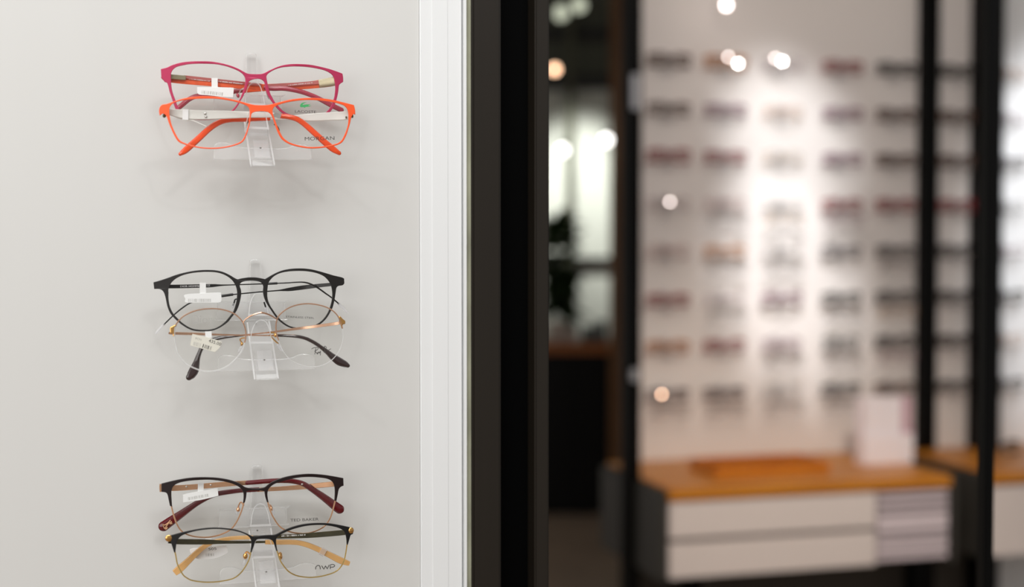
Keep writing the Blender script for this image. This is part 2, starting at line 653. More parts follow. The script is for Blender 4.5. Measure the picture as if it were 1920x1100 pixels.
def holder_proto(label):
    s = Spec('eyewear_holder', 478, 600, 0.0)
    tag(s.root, label, 'holder', 'clear acrylic holders on the left panel')
    # back plate lying on the panel
    s.plate('back_plate', [[(468, 492), (470, 487.5), (478, 486), (486, 487.5), (488, 492), (489.5, 520), (494, 560, 'c'),
                            (499, 612, 'c'), (463, 612, 'c'), (466, 560, 'c'), (467.5, 520)]], M_ACRYL, None, 0.004, 0.003, 0.0006)
    # nose saddles: bent strips standing out from the plate
    def saddle(name, pts, w0, w1, t=1.6):
        P = smooth_pts(pts, False, 5)
        V, Fc = [], []
        n = len(P)
        for i, p in enumerate(P):
            a, b = P[max(i - 1, 0)], P[min(i + 1, n - 1)]
            tx, ty = b[0] - a[0], b[1] - a[1]
            l = math.hypot(tx, ty)
            nx, ny = -ty / l, tx / l
            for (sx, ww) in ((0, w0), (t, w0), (t, w1), (0, w1)):
                V.append(s.loc(p[0] + nx * sx, p[1] + ny * sx, ww))
        for i in range(n - 1):
            for q in range(4):
                r = (q + 1) % 4
                Fc.append((i * 4 + q, i * 4 + r, i * 4 + 4 + r, i * 4 + 4 + q))
        Fc += [(0, 1, 2, 3), tuple((n - 1) * 4 + q for q in range(4))]
        return mesh_obj(name, V, Fc, M_ACRYL, s.root)
    saddle('nose_saddle', [(466, 588), (468, 570), (473, 556), (480, 549.5), (488, 549), (495, 555), (500, 569), (504, 590)], 0.0265, 0.0318)

    def saddle_base(x0, x1, y, w0, w1):
        V = [s.loc(x, yy, ww) for yy in (y, y + 4) for x, ww in ((x0, w0), (x1, w0), (x1, w1), (x0, w1))]
        return mesh_obj('saddle_base', V, [(0, 1, 2, 3), (7, 6, 5, 4), (0, 4, 5, 1), (1, 5, 6, 2), (2, 6, 7, 3), (3, 7, 4, 0)], M_ACRYL, s.root, False)
    saddle_base(465, 504.5, 588, 0.0055, 0.0318)
    saddle('nose_saddle', [(468, 640), (471, 622), (477, 607), (485, 600), (495, 600), (502, 607), (507, 622), (511, 642)], 0.0490, 0.0540)
    saddle_base(467, 512, 640, 0.022, 0.0540)
    # rest bars for the temples
    s.plate('rest_bar', [[(409, 569), (412, 566.5), (470, 566.5), (528, 566), (531.5, 569), (533, 595), (530, 598), (412, 599), (409, 596)]],
            M_ACRYLBAR, None, 0.009, 0.003, 0.0006)
    s.plate('rest_bar', [[(408, 676), (411, 669), (420, 665), (436, 666), (450, 671), (470, 673), (500, 673), (530, 672), (548, 669), (560, 664),
                          (575, 663), (586, 666), (590, 673), (590, 686), (588.5, 691), (540, 693), (470, 695), (412, 697), (408.5, 693)]],
            M_ACRYLBAR, None, 0.0365, 0.003, 0.0006)
    # sloping channel
    def wall(name, quad, dw, m=M_ACRYL):
        V = []
        for (x, y, ww) in quad:
            V.append(s.loc(x, y, ww))
        for (x, y, ww) in quad:
            V.append(s.loc(x, y, ww - dw))
        return mesh_obj(name, V, [(0, 1, 2, 3), (7, 6, 5, 4), (0, 4, 5, 1), (1, 5, 6, 2), (2, 6, 7, 3), (3, 7, 4, 0)], m, s.root, False)
    wall('channel_floor', [(466, 602, 0.010), (503, 600, 0.010), (519, 708, 0.046), (480, 710, 0.046)], 0.002, M_ACRYLBAR)
    wall('channel_side', [(462, 604, 0.018), (465.2, 604, 0.018), (479.2, 711, 0.054), (476, 711, 0.054)], 0.009)
    wall('channel_side', [(502.8, 601, 0.018), (506, 601, 0.018), (523, 709, 0.054), (519.8, 709, 0.054)], 0.009)
    wall('inset_plate', [(481, 657, 0.0345), (509, 656, 0.0345), (514, 694, 0.047), (485, 695, 0.047)], 0.002, M_ACRYLBAR)
    wall('front_lip', [(480, 702, 0.053), (519, 701, 0.053), (521, 711, 0.055), (481, 712.5, 0.055)], 0.004)
    for ch in s.root.children:
        whiten_edges(ch.data, ch.name.split('.')[0] in ('nose_saddle', 'channel_side', 'saddle_base'))
    s.blob('screw', 479, 606, 0.013, 1.8, 1.2, 0.0008, 0, M_SCREW)
    s.blob('screw', 495.5, 674.5, 0.0425, 1.8, 1.2, 0.0008, 0, M_SCREW)
    return s


def copy_tree(o, parent=None):
    c = o.copy()
    COL.objects.link(c)
    if parent is not None:
        c.parent = parent
    for ch in list(o.children):
        copy_tree(ch, c)
    return c


hp = holder_proto('clear acrylic eyewear holder carrying the black round frame and the gold round frame')
z_top = PA.uz(473, 101, 0.004)[1]
z_mid = PA.uz(478, 487, 0.004)[1]
z_bot = PA.uz(481, 873, 0.004)[1]
du_top = PA.uz(471, 101, 0.004)[0] - PA.uz(478, 487, 0.004)[0]
du_bot = PA.uz(481.5, 873, 0.004)[0] - PA.uz(478, 487, 0.004)[0]
for dz, du, lab in ((z_top - z_mid, du_top, 'clear acrylic eyewear holder carrying the pink frame and the orange frame'),
                    (z_bot - z_mid, du_bot, 'clear acrylic eyewear holder carrying the dark red and the black-and-gold browline frames')):
    c = copy_tree(hp.root)
    c['label'] = lab
    c.location = hp.root.location + T * du + Vector((0, 0, dz))

# ------------------------------------------------------------------ the six frames in focus
GROUP = 'eyeglass frames on the left display panel'
TAGS = 'price tags hanging from the eyeglass frames'


def frame(label, cx, cy, w0, k=0.9):
    s = Spec('eyeglasses', cx, cy, w0, k)
    tag(s.root, label, 'eyeglasses', GROUP)
    return s


def price_tag(sp, label, quad, loop, dh, card=M_CARD, n=4):
    """white card folded round a temple; same plane as its frame but a thing of its own"""
    cx = sum(p[0] for p in quad) / len(quad)
    cy = sum(p[1] for p in quad) / len(quad)
    t = Spec('price_tag', cx, cy, sp.w0 + dh, 0.0)
    tag(t.root, label, 'price tag', TAGS)
    t.plate('card', [quad], card, None, 0.0, 0.0005, 0.0001, n, False)
    x0, y0, x1, y1, sk = loop
    t.plate('loop', [[(x0, y0, 'c'), (x1, y0, 'c'), (x1 + sk, y1, 'c'), (x0 + sk, y1, 'c')]], M_CARD, None, -0.0004, 0.0006, 0.0001, 1, False)
    return t


def barcode(t, x0, y0, x1, y1, h, m, seed=1, fill=0.5):
    r = random.Random(seed)
    L = math.hypot(x1 - x0, y1 - y0)
    ux, uy = (x1 - x0) / L, (y1 - y0) / L
    parts = []
    a = 0.0
    while a < L:
        wd = r.choice((0.7, 0.9, 1.4, 2.0)) * fill * 2
        if a + wd > L:
            break
        pts = []
        for (s, q) in ((a, 0), (a + wd * 0.7, 0), (a + wd * 0.7, h), (a, h)):
            pts.append(t.loc(x0 + ux * s - uy * q * -1, y0 + uy * s - ux * q, 0.00032, False))
        parts.append((pts, [(0, 1, 2, 3)]))
        a += wd + r.choice((0.7, 1.0, 1.6))
    v, f = join_geo(parts)
    return mesh_obj('barcode', v, f, m, t.root.children[0], False)


# --- 1 pink metal frame -------------------------------------------------
M_PINK = mat('pink_metal', (178, 48, 86), 0.38, 0.2, vary=0.05, scale=60)
M_PINKIN = mat('orange_lining', (232, 98, 58), 0.4, vary=0.08, scale=300)
M_ROSE = mat('rose_temple', (190, 108, 104), 0.32, 0.3, vary=0.06, scale=120)
M_OLIVE = mat('olive_metal', (168, 158, 132), 0.28, 0.75, vary=0.08, scale=80)
M_PINKTIP = mat('berry_acetate', (168, 62, 78), 0.22, vary=0.08, scale=60)
M_STEEL = mat('steel', (215, 213, 210), 0.3, 0.8)
s = frame('pink full-rim metal frame with orange temples, upper pair on the top holder', 472, 165, 0.034)
outer = [(301.5, 129.5, 'c'), (313, 126.5), (322, 122.3), (335, 118.3), (350, 115.8), (372, 114.8), (395, 115.3), (415, 118.5), (432, 123),
         (447, 129), (457, 134.5), (464, 137.8), (472, 138.8), (482, 139), (490, 138.6), (496, 136.6), (505, 132), (517, 126.5), (530, 122.3),
         (545, 120.2), (560, 120), (580, 121.2), (600, 125), (618, 129.5), (632, 134.2), (642, 138, 'c'), (643.3, 146), (643.3, 153.5, 'c'),
         (638, 157), (635.3, 161), (634, 172), (631.5, 184), (628, 195), (622, 206), (614, 214.5), (603, 220), (588, 223), (570, 223.3),
         (552, 221.3), (538, 217), (527, 210.5), (518, 201.5), (510.5, 192), (505, 184), (499.7, 174), (497, 163), (496, 156), (493, 151),
         (487, 148), (479, 148), (471, 150), (466.5, 153.5), (464.5, 159), (462.5, 166), (459, 174), (455, 182), (451, 188.5), (447.5, 196),
         (440, 206), (430, 214.5), (412, 222), (388, 225), (362, 224), (343, 218), (331, 207.5), (326, 196), (322.5, 185.5), (318, 172),
         (315, 160), (313, 155, 'c'), (308.5, 153.5, 'c'), (306, 149.5), (302.3, 146, 'c')]
inL = [(320.5, 141), (322, 134.5), (326, 129), (332, 125.2), (342, 122.6), (355, 120.3), (375, 119.3), (400, 120), (415, 122), (430, 126),
       (445, 132), (454, 138), (458.5, 144), (460, 151), (459, 159), (456, 169), (452, 180), (448, 188), (443.5, 196), (436, 205),
       (426, 212.5), (408, 218.8), (386, 221.4), (362, 220), (346, 214.5), (336, 205), (331.5, 195), (328, 185.5), (323.5, 173), (321, 158)]
inR = [(499.5, 145), (501.5, 139.5), (506, 135.5), (515, 130.5), (527, 126.6), (540, 125), (556, 124.4), (575, 125.4), (595, 128.5),
       (610, 132.5), (620, 138), (625, 144), (627, 152), (628.5, 165), (627, 180), (624, 190), (619.5, 200), (613, 208.5), (604, 214.5),
       (590, 218.8), (572, 219.2), (553, 217), (540, 213), (531, 208), (522.5, 199.5), (515, 191), (510.5, 183), (506.5, 175), (502.5, 161)]
s.plate('front', [outer, inL, inR], M_PINK, None, 0.0, 0.0016, 0.0003)
lens = []
for c in (inL, inR):
    lens.append(s.plate('lens', [c], M_LENS, None, -0.0001, 0.0008, 0.0))
s.plate('crocodile_logo', [[(562.5, 199.5), (563.5, 195.5), (567, 192.5), (575.5, 191.4, 'c'), (569, 194.3), (567.8, 196.6), (573, 195.8),
                            (583, 195.2, 'c'), (578, 197.8), (584, 198.2, 'c'), (578, 200), (573, 200.6), (571.5, 202.3, 'c'), (569, 200.8),
                            (565, 201, 'c')]], M_GREEN, lens[1], 0.0007, 0.0001, 0.0, 3)
s.text('lettering', 'LACOSTE', 553, 211, 592.5, 212.3, 4.8, M_INK, lens[1], 0.0007)
# left-hinged temple, folded towards the right: olive hinge, rose over orange, berry tip
tp = s.strip('temple', [(305, 140, -0.002, 13), (320, 147.5, -0.006, 14), (400, 155, -0.009, 14), (460, 160.5, -0.0098, 13), (497, 163.5, -0.010, 11)],
             M_PINKIN, None, 0.0012)
s.strip('rose_edge', [(345, 144, -0.0056, 6), (400, 150, -0.0079, 6), (460, 156.2, -0.0087, 5.5), (490, 159.3, -0.0088, 5)], M_ROSE, tp, 0.0008)
s.strip('hinge_plate', [(318, 143.2, -0.0040, 8), (330, 144.4, -0.0042, 8.5), (348, 146, -0.0048, 8)], M_OLIVE, tp, 0.0012)
s.ticks('temple_print', 354, 148.4, 394, 152.8, 1.6, M_PRINTW, tp, -0.0058, 3)
s.ticks('temple_print', 410, 153.2, 455, 158, 2.0, M_PRINTW, tp, -0.0074, 5)
s.strip('temple_tip', [(494, 164, -0.0100, 9.5), (512, 165.8, -0.0105, 9.5), (530, 165.5, -0.0105, 9.5), (550, 168.5, -0.0105, 9), (570, 173.5, -0.0105, 9),
                       (590, 181, -0.0105, 9), (606, 189, -0.0105, 9.5), (622, 197.5, -0.0105, 10), (640, 206, -0.0105, 10)], M_PINKTIP, tp, 0.003, 5, False, True)
tp = s.strip('temple', [(640, 148, -0.002, 13), (624, 153, -0.006, 17), (585, 159, -0.012, 14), (540, 162.5, -0.016, 13), (500, 164, -0.017, 13), (458, 168.5, -0.017, 11)],
             M_PINKIN, None, 0.0012)
s.strip('rose_edge', [(600, 154, -0.0085, 7), (560, 157.5, -0.0128, 6.5), (520, 159.5, -0.0152, 6), (470, 162.5, -0.0158, 5)], M_ROSE, tp, 0.0008)
s.strip('hinge_plate', [(630, 151.5, -0.0032, 17), (610, 155, -0.0068, 16), (598, 157, -0.0088, 15)], M_OLIVE, tp, 0.0012)
s.ticks('temple_print', 541, 160.3, 586, 155.8, 1.8, M_PRINTW, tp, -0.0088, 7)
s.strip('temple_tip', [(458, 168.5, -0.0172, 9), (438, 171.5, -0.0172, 9), (410, 176.5, -0.0172, 9), (385, 178.5, -0.0172, 9), (366, 180.8, -0.0172, 9),
                       (353, 187, -0.0172, 9), (343, 195, -0.0172, 9.5), (334, 202.5, -0.0172, 9)], M_PINKTIP, tp, 0.003, 5, False, True)
for pts in ([(458, 165, -0.001), (452, 168, -0.004), (449, 174, -0.006), (447, 179, -0.006)], [(499, 172, -0.001), (501, 178, -0.004), (503, 184, -0.006), (505, 186, -0.006)]):
    s.wire('pad_arm', pts, 0.0009, M_STEEL)
s.blob('nose_pad', 446, 179, -0.006, 3, 4.5, 0.0012, 20, M_PINKTIP)
s.blob('nose_pad', 504, 182, -0.006, 2.5, 5, 0.0012, 25, M_PAD)
t = price_tag(s, 'white price tag on the left temple of the pink frame', [(369.5, 163, 'c'), (432, 164), (437.5, 166.5), (438, 170), (436.8, 182.5, 'c'), (418, 181.5), (390, 178.5),
              (371.5, 176)], (396.5, 146, 408, 166, 0.2), -0.0058)
barcode(t, 378, 175.5, 420, 179.5, 6, M_INKPALE, 3)

# --- 2 orange metal frame -----------------------------------------------
M_ORANGE = mat('orange_metal', (247, 92, 44), 0.36, 0.1, vary=0.04, scale=60)
M_ORTIP = mat('orange_acetate', (240, 82, 34), 0.2, vary=0.12, scale=70, coat=0.3)
M_WHITEAC = mat('white_acetate', (226, 225, 220), 0.25, vary=0.02)
M_HINGE = mat('bronze_hinge', (96, 92, 66), 0.35, 0.7)
s = frame('orange full-rim metal frame with white temples, lower pair on the top holder', 486, 232, 0.056)
outer = [(298, 208), (299.5, 201), (304, 196.2), (312, 194.8), (325, 190.5), (342, 185), (360, 181.8), (380, 180.4), (405, 181.2), (425, 184),
         (446, 188.7), (465, 194), (477, 196.6), (490, 197.2), (503, 196.6), (514, 194), (528, 190.3), (545, 186.5), (565, 184), (585, 183.5),
         (605, 184.5), (625, 187.5), (642, 191.5), (658, 195.5), (663.5, 197, 'c'), (665.5, 206), (666, 215, 'c'), (663.5, 213.5, 'c'),
         (660, 217), (657.6, 224), (656, 232), (653, 242), (649, 254), (642.5, 265.5), (634, 271.2), (620, 274.8), (600, 277.6), (580, 278.2),
         (565, 276.2), (550, 272.8), (538, 268), (528, 260.5), (521.5, 250), (517, 239), (513, 227), (510, 218.5), (506, 212.5),
         (500, 209.5), (490, 208.5), (480, 209.3), (474.5, 211), (471.4, 214), (470.3, 220), (468.8, 230), (465.3, 244), (462.2, 253),
         (457.5, 263), (450, 269.3), (435, 274.4), (418, 277.8), (400, 279.2), (380, 278.3), (362, 275.3), (346, 270.8), (335, 265.8),
         (328.5, 257), (322, 244), (316.3, 230), (313, 220), (310, 215, 'c'), (305, 213), (299.5, 217, 'c')]
inL = [(319, 200), (324, 194.2), (334, 190), (350, 187), (370, 185.2), (390, 184.7), (410, 185.5), (430, 188.5), (448, 192.7), (460, 197),
       (466, 201.5), (468, 208), (467.8, 218), (466.3, 230), (462.8, 244), (459.8, 252), (455, 261.3), (448.5, 266.8), (435, 271.8), (418, 275.3),
       (400, 276.7), (380, 276), (363, 273), (348, 268.6), (337.5, 263.2), (331.2, 254.5), (325, 242), (320.6, 230), (318.3, 218), (317.3, 208)]
inR = [(511.3, 205), (515, 200), (525, 195.6), (540, 191.5), (560, 188.5), (580, 187.4), (600, 188.5), (620, 191), (636, 194.5), (646, 198.7),
       (651, 205), (653, 213), (653.3, 224), (652, 235), (649, 245), (644.3, 256), (639, 264), (632, 268.6), (619, 272), (600, 274.8),
       (580, 275.4), (566, 273.5), (551, 270), (540, 265.3), (531, 258), (525, 248), (520.3, 237.5), (516.2, 227), (512.8, 217), (511, 211)]
s.plate('front', [outer, inL, inR], M_ORANGE, None, 0.0, 0.0016, 0.0003)
lens = [s.plate('lens', [c], M_LENS, None, -0.0001, 0.0008, 0.0) for c in (inL, inR)]
s.text('lettering', 'MORGAN', 571.5, 263.5, 627, 262, 6.8, M_INK, lens[1], 0.0007)
tp = s.strip('temple', [(304, 205, -0.002, 9), (320, 210, -0.006, 12), (345, 214, -0.008, 17), (380, 215.5, -0.0095, 17), (420, 215, -0.010, 15), (460, 215, -0.0105, 12),
                        (500, 215.5, -0.0105, 10), (516, 216.3, -0.0105, 9)], M_WHITEAC, None, 0.0018)
s.blob('rivet', 384.5, 212.5, -0.0082, 2.6, 2.0, 0.0006, 0, M_STEEL, tp)
s.blob('rivet', 386, 218.5, -0.0082, 2.4, 1.8, 0.0006, 0, M_STEEL, tp)
s.strip('temple_band', [(513, 213.5, -0.0103, 9), (526, 218.5, -0.0105, 9)], M_STEEL, tp, 0.0024)
s.strip('temple_tip', [(522, 217, -0.0108, 9), (540, 218.8, -0.0108, 9.5), (555, 222.5, -0.0108, 10), (567, 229.5, -0.0108, 10.5), (580, 240.5, -0.0108, 11),
                       (595, 254, -0.0108, 11.5), (610, 267.5, -0.0108, 12), (624, 279, -0.0108, 12), (636, 287, -0.0108, 8)], M_ORTIP, tp, 0.003, 5, False, True)
s.strip('temple_wire', [(322, 215, -0.0085, 1.6), (334, 221, -0.009, 1.6), (350, 224.8, -0.009, 1.6), (362, 226, -0.009, 1.6), (374, 231, -0.009, 1.6), (386, 236.5, -0.009, 1.4)],
        M_WHITEAC, tp, 0.0007)
s.strip('price_band', [(342, 214.3, -0.0062, 19.5), (353, 214.8, -0.0066, 19.5)], M_CARD, tp, 0.0004)
tp = s.strip('temple', [(661, 207, -0.002, 9), (650, 215.8, -0.006, 16), (620, 218, -0.011, 15.5), (580, 220, -0.015, 14), (540, 221, -0.0165, 8), (503, 221.5, -0.0165, 6)],
             M_WHITEAC, None, 0.0018)
s.blob('screw', 649, 220, -0.0046, 1.6, 2.4, 0.0006, 0, M_HINGE, tp)
s.strip('temple_tip', [(506, 220.5, -0.0162, 11), (480, 221.5, -0.0162, 11), (455, 223.5, -0.0162, 9.5), (435, 224.3, -0.0162, 9), (418, 227, -0.0162, 9.5), (404, 233, -0.0162, 10.5),
                       (390, 243, -0.0162, 11), (375, 257, -0.0162, 11.5), (360, 270.5, -0.0162, 12), (347, 282, -0.0162, 11.5), (338, 288.5, -0.0162, 7)],
        M_ORTIP, tp, 0.003, 5, False, True)
s.blob('hinge', 308, 217, -0.002, 3.2, 3.6, 0.0012, 0, M_HINGE)
s.blob('hinge', 660.5, 218, -0.002, 2.2, 3.4, 0.0012, 0, M_HINGE)
for pts in ([(468, 228, -0.001), (464.5, 229, -0.004), (462, 234, -0.005), (461, 240, -0.005)], [(513.5, 233, -0.001), (519, 236, -0.004), (521, 241, -0.005), (521.5, 246, -0.005)]):
    s.wire('pad_arm', pts, 0.0009, M_HINGE)
s.blob('nose_pad', 461, 243, -0.006, 3, 7, 0.0012, -12, M_PAD)
s.blob('nose_pad', 521.5, 242, -0.006, 2.4, 6, 0.0012, 16, M_HINGE)

# --- 3 black metal frame --------------------------------------------------
M_BLK = mat('matt_black_metal', (24, 21, 19), 0.42, 0.1, vary=0.06, scale=60)
M_BLK2 = mat('black_temple', (18, 17, 17), 0.3, 0.2, vary=0.06, scale=60)
M_CLEARTIP = clear('clear_tip', (0.95, 0.95, 0.97), 1.45, 0.05, 0.35, 1.0, 0.3)
s = frame('matt black round full-rim frame with thin temples, on the middle holder', 468, 560, 0.034)
outer = [(287.5, 529, 'c'), (300, 525.5), (315, 520.5), (330, 515), (345, 511), (360, 508), (375, 506.2), (390, 505.7), (405, 506.5), (418, 509.5),
         (430, 515), (440, 521), (445.5, 523.4, 'c'), (453, 521.5), (465, 519.8), (474, 519.5), (483, 520.2), (497, 522.8, 'c'), (505, 518), (517, 511.5),
         (530, 506.5), (545, 503.7), (560, 502.8), (575, 503.5), (590, 506), (610, 511.5), (625, 516), (640, 519.5), (645, 522, 'c'), (645.5, 531, 'c'),
         (642, 534.5), (634, 536), (630.5, 540), (629, 549), (627, 562), (623.5, 576), (619.5, 584), (613, 595), (604, 604.5), (595, 610.3),
         (580, 615.3), (562, 616.8), (546, 614.8), (534, 609.5), (522, 600), (515.5, 592), (508.5, 582), (502.5, 573), (498, 565), (494.5, 556), (492.8, 546),
         (493.5, 537), (491.5, 532), (488, 528.6), (480, 526.6), (470, 526), (459, 527), (452.5, 529.2), (449.8, 532.5), (449.5, 537), (451.5, 543),
         (452, 553), (449, 568), (445.5, 578), (441.5, 585.5), (434, 595), (427, 603.5), (414, 612.8), (400, 619), (385, 621), (366, 620.2), (353, 616), (340, 608),
         (330, 599.5), (320, 588.5), (314, 575), (311, 561), (309, 553), (306.5, 547), (302, 542.8), (297, 541.4), (289, 541.5, 'c')]
inL = [(315.8, 549), (315.6, 543), (317.5, 537), (322, 529), (330, 522), (342, 516), (358, 512), (375, 510), (390, 509.5), (405, 510.5), (417, 513.5),
       (427, 518.5), (435, 525), (440.5, 533), (443.5, 541), (444.5, 551), (443, 565), (439.8, 577), (436.5, 585), (430.5, 593), (423, 601.8), (411.5, 611),
       (399, 616.4), (385, 618), (368, 617.2), (356, 613.8), (343, 605.8), (333.5, 597), (324.5, 587), (318.5, 574.5), (316, 561)]
inR = [(502.3, 534), (505, 527), (512, 519), (522, 513), (535, 509.5), (550, 508), (565, 507.8), (580, 509), (594, 512), (606, 517), (614, 524), (619, 531.5),
       (622, 541), (623, 553), (621.5, 565), (618.5, 576), (615.5, 584), (609.5, 594), (601, 602.8), (590, 609.3), (576, 613), (560, 613.8), (546, 611.8),
       (535, 606.3), (525.5, 598.5), (518, 590), (511.5, 580.5), (507, 573.5), (503, 565), (501, 555), (501.2, 544)]
s.plate('front', [outer, inL, inR], M_BLK, None, 0.0, 0.0018, 0.0003)
lens = [s.plate('lens', [c], M_LENS, None, -0.0001, 0.0008, 0.0) for c in (inL, inR)]
s.text('lettering', 'Dior', 360, 606, 398, 605.5, 15, M_INKPALE, lens[0], 0.0007)
s.text('lettering', 'STAINLESS STEEL', 536, 595, 589, 597.7, 3.4, M_INK, lens[1], 0.0007)
tp = s.strip('temple', [(294, 537, -0.002, 7), (318, 537, -0.006, 7), (360, 536.3, -0.008, 6.8), (392, 535.5, -0.009, 6.2), (402, 535, -0.009, 5.4), (414, 534.5, -0.0095, 3.2),
                        (430, 534, -0.010, 2.2), (470, 532.7, -0.010, 2.2), (503, 531.5, -0.010, 2.3)], M_BLK2, None, 0.001)
s.text('temple_print', 'DIOR HOMME', 338, 538.2, 374, 537.6, 3.2, M_PRINTW, tp, -0.0066)
s.text('temple_print', 'CE', 388, 536.5, 393.5, 536.4, 3.0, M_PRINTW, tp, -0.0076)
s.strip('sleeve', [(500, 531.8, -0.010, 4.6), (520, 530.8, -0.010, 4.6)], M_BLK2, tp, 0.0018, 2, False)
tw = s.strip('temple_wire', [(519, 530.9, -0.010, 2.4), (540, 530, -0.010, 2.4), (560, 528.7, -0.010, 2.5), (572, 529.3, -0.010, 2.8), (583, 532.5, -0.010, 3.2), (596, 539.5, -0.010, 3.2),
                             (610, 549.5, -0.010, 3.0), (622, 558, -0.010, 2.8), (636, 570, -0.010, 2.8)], M_BLK2, tp, 0.0011, 5, False)
s.strip('temple_tip', [(634, 568.5, -0.010, 4.5), (642, 576, -0.010, 5), (651, 585.5, -0.010, 4.5)], M_CLEARTIP, tp, 0.002, 4, False, True)
tp = s.strip('temple', [(642, 530, -0.002, 7), (622, 532.8, -0.005, 6.5), (600, 535, -0.010, 7), (570, 538.5, -0.015, 8), (545, 542, -0.0165, 7), (530, 543.6, -0.017, 4), (520, 544.5, -0.017, 2.6),
                        (480, 547.7, -0.017, 2.3), (436, 552, -0.017, 2.3)], M_BLK2, None, 0.001)
s.strip('sleeve', [(437, 551.8, -0.017, 5), (414, 555, -0.017, 5)], M_BLK2, tp, 0.0018, 2, False)
s.strip('temple_wire', [(415, 555, -0.017, 3), (385, 559, -0.017, 3), (358, 567.2, -0.017, 2.8), (342, 577, -0.017, 2.8), (325, 591, -0.017, 2.6), (306.5, 609, -0.017, 2.4)],
        M_BLK2, tp, 0.0011, 5, False)
s.strip('temple_tip', [(308.5, 607, -0.017, 4.5), (300, 615.5, -0.017, 5), (293, 624, -0.017, 4)], M_CLEARTIP, tp, 0.002, 4, False, True)
s.wire('pad_arm', [(444, 560, -0.001), (440.5, 562, -0.004), (439, 567, -0.006), (436, 573, -0.006)], 0.0012, M_BLK2)
s.wire('pad_arm', [(495, 566, -0.001), (497, 572, -0.004), (498, 576, -0.006)], 0.0012, M_BLK2)
s.blob('nose_pad', 437, 573, -0.006, 3.2, 6, 0.0012, -15, M_PAD)
s.blob('nose_pad', 498.5, 579, -0.006, 3.2, 6, 0.0012, 20, M_PAD)
t = price_tag(s, 'white price tag on the left temple of the black round frame', [(346.8, 552), (380, 549.5), (411, 548), (414.5, 551), (414.8, 563), (409, 567), (380, 567), (349.2, 566.8), (347.5, 560)],
              (374.3, 529.5, 386, 551, 0.2), -0.0055)
barcode(t, 353, 566, 396, 565.8, 6, M_INKPALE, 5, 0.4)

# --- 4 gold half-rim round frame ------------------------------------------
M_COPPER = mat('rose_gold_wire', (226, 182, 154), 0.22, 0.95, vary=0.05, scale=80)
M_GOLD = mat('gold_metal', (222, 172, 104), 0.2, 0.95, vary=0.05, scale=80)
M_BROWNTIP = mat('brown_acetate', (66, 38, 26), 0.15, vary=0.15, scale=50, coat=0.5)
M_DARKTIP = mat('dark_brown_acetate', (48, 34, 34), 0.12, vary=0.12, scale=50, coat=0.6)
s = frame('thin rose-gold round half-rim frame with brown temple tips, on the middle holder', 482, 630, 0.056, 0.7)
rimL = [(328, 612), (332, 605), (337, 599), (345, 592), (360, 584.5), (375, 580.3), (390, 578.6), (405, 578.6), (420, 580.8), (433, 585), (444, 591.3), (454, 602),
        (459, 613), (461, 624), (460.5, 634), (458.5, 642)]
lowL = [(458.5, 642), (455, 654), (447, 666.5), (438, 676.5), (425, 687), (410, 693.3), (392, 696), (376, 694), (358, 687), (344, 677), (334, 662), (328.5, 642), (327, 626), (328, 612)]
rimR = [(522.5, 638), (519, 628), (517.5, 618), (517.6, 608), (520, 597), (526, 588), (538, 579), (550, 573.5), (565, 570), (580, 569.2), (595, 571), (610, 575), (622, 581),
        (630, 588), (636, 597), (640, 607), (642, 615.5)]
lowR = [(642, 615.5), (643, 630), (641, 645), (634, 661), (621, 675.5), (604, 684.5), (585, 687.3), (565, 684.5), (548, 676.5), (535, 664), (527, 650), (522.5, 638)]
rL = s.wire('rim', rimL, 0.0010, M_COPPER)
rR = s.wire('rim', rimR, 0.0010, M_COPPER)
s.wire('nylon_rim', lowL, 0.0011, M_NYLON)
s.wire('nylon_rim', lowR, 0.0007, M_NYLON)
lens = [s.plate('lens', [rimL[:-1] + lowL[:-1]], M_LENS, None, -0.0002, 0.0010, 0.0), s.plate('lens', [rimR[:-1] + lowR[:-1]], M_LENS, None, -0.0002, 0.0010, 0.0)]
s.strip('bridge', [(456, 605, 0.0, 2.4), (459, 599.5, 0.0005, 2.6), (469, 592.5, 0.002, 3), (480, 588, 0.003, 3.2), (490, 586, 0.003, 3.2), (500, 588, 0.002, 3.2),
                   (510, 592.5, 0.0005, 2.8), (519.5, 598.5, 0, 2.4)], M_COPPER, None, 0.0014, 5, False)
s.plate('endpiece', [[(318.5, 614), (322, 611.5), (329.5, 607.5, 'c'), (331, 610.5, 'c'), (327, 616), (327, 624), (326.5, 630.5, 'c'), (324, 630, 'c'), (323.5, 625), (319, 625, 'c')]], M_GOLD, None, -0.0008, 0.0024, 0.0005)
s.plate('endpiece', [[(634.5, 595), (637.5, 592.5), (643, 598), (647, 601, 'c'), (647, 606.5), (643, 608), (642, 612), (642.8, 616, 'c'), (640.8, 616, 'c'), (637.5, 606)]], M_GOLD, None, -0.0008, 0.0024, 0.0005)
tp = s.strip('temple', [(316, 624, -0.003, 4), (324, 624.6, -0.005, 5), (360, 625.5, -0.008, 5), (385, 626.3, -0.009, 4.4), (410, 627, -0.010, 3.6), (450, 628, -0.0105, 2.8),
                        (490, 628.6, -0.0105, 2.4), (524, 628.8, -0.0105, 3)], M_COPPER, None, 0.0012)
s.strip('temple_tip', [(520, 628.6, -0.0108, 5), (540, 629.2, -0.0108, 6), (560, 631, -0.0108, 6.3), (575, 635, -0.0108, 6.6), (590, 642.5, -0.0108, 7), (603, 651.5, -0.0108, 7.5),
                       (615, 661, -0.0108, 9.5), (624, 669, -0.0108, 12.5), (636, 677.5, -0.0108, 15), (647, 682.5, -0.0108, 12), (652, 685, -0.0108, 8.5)], M_DARKTIP, tp, 0.0032, 5, False, True)
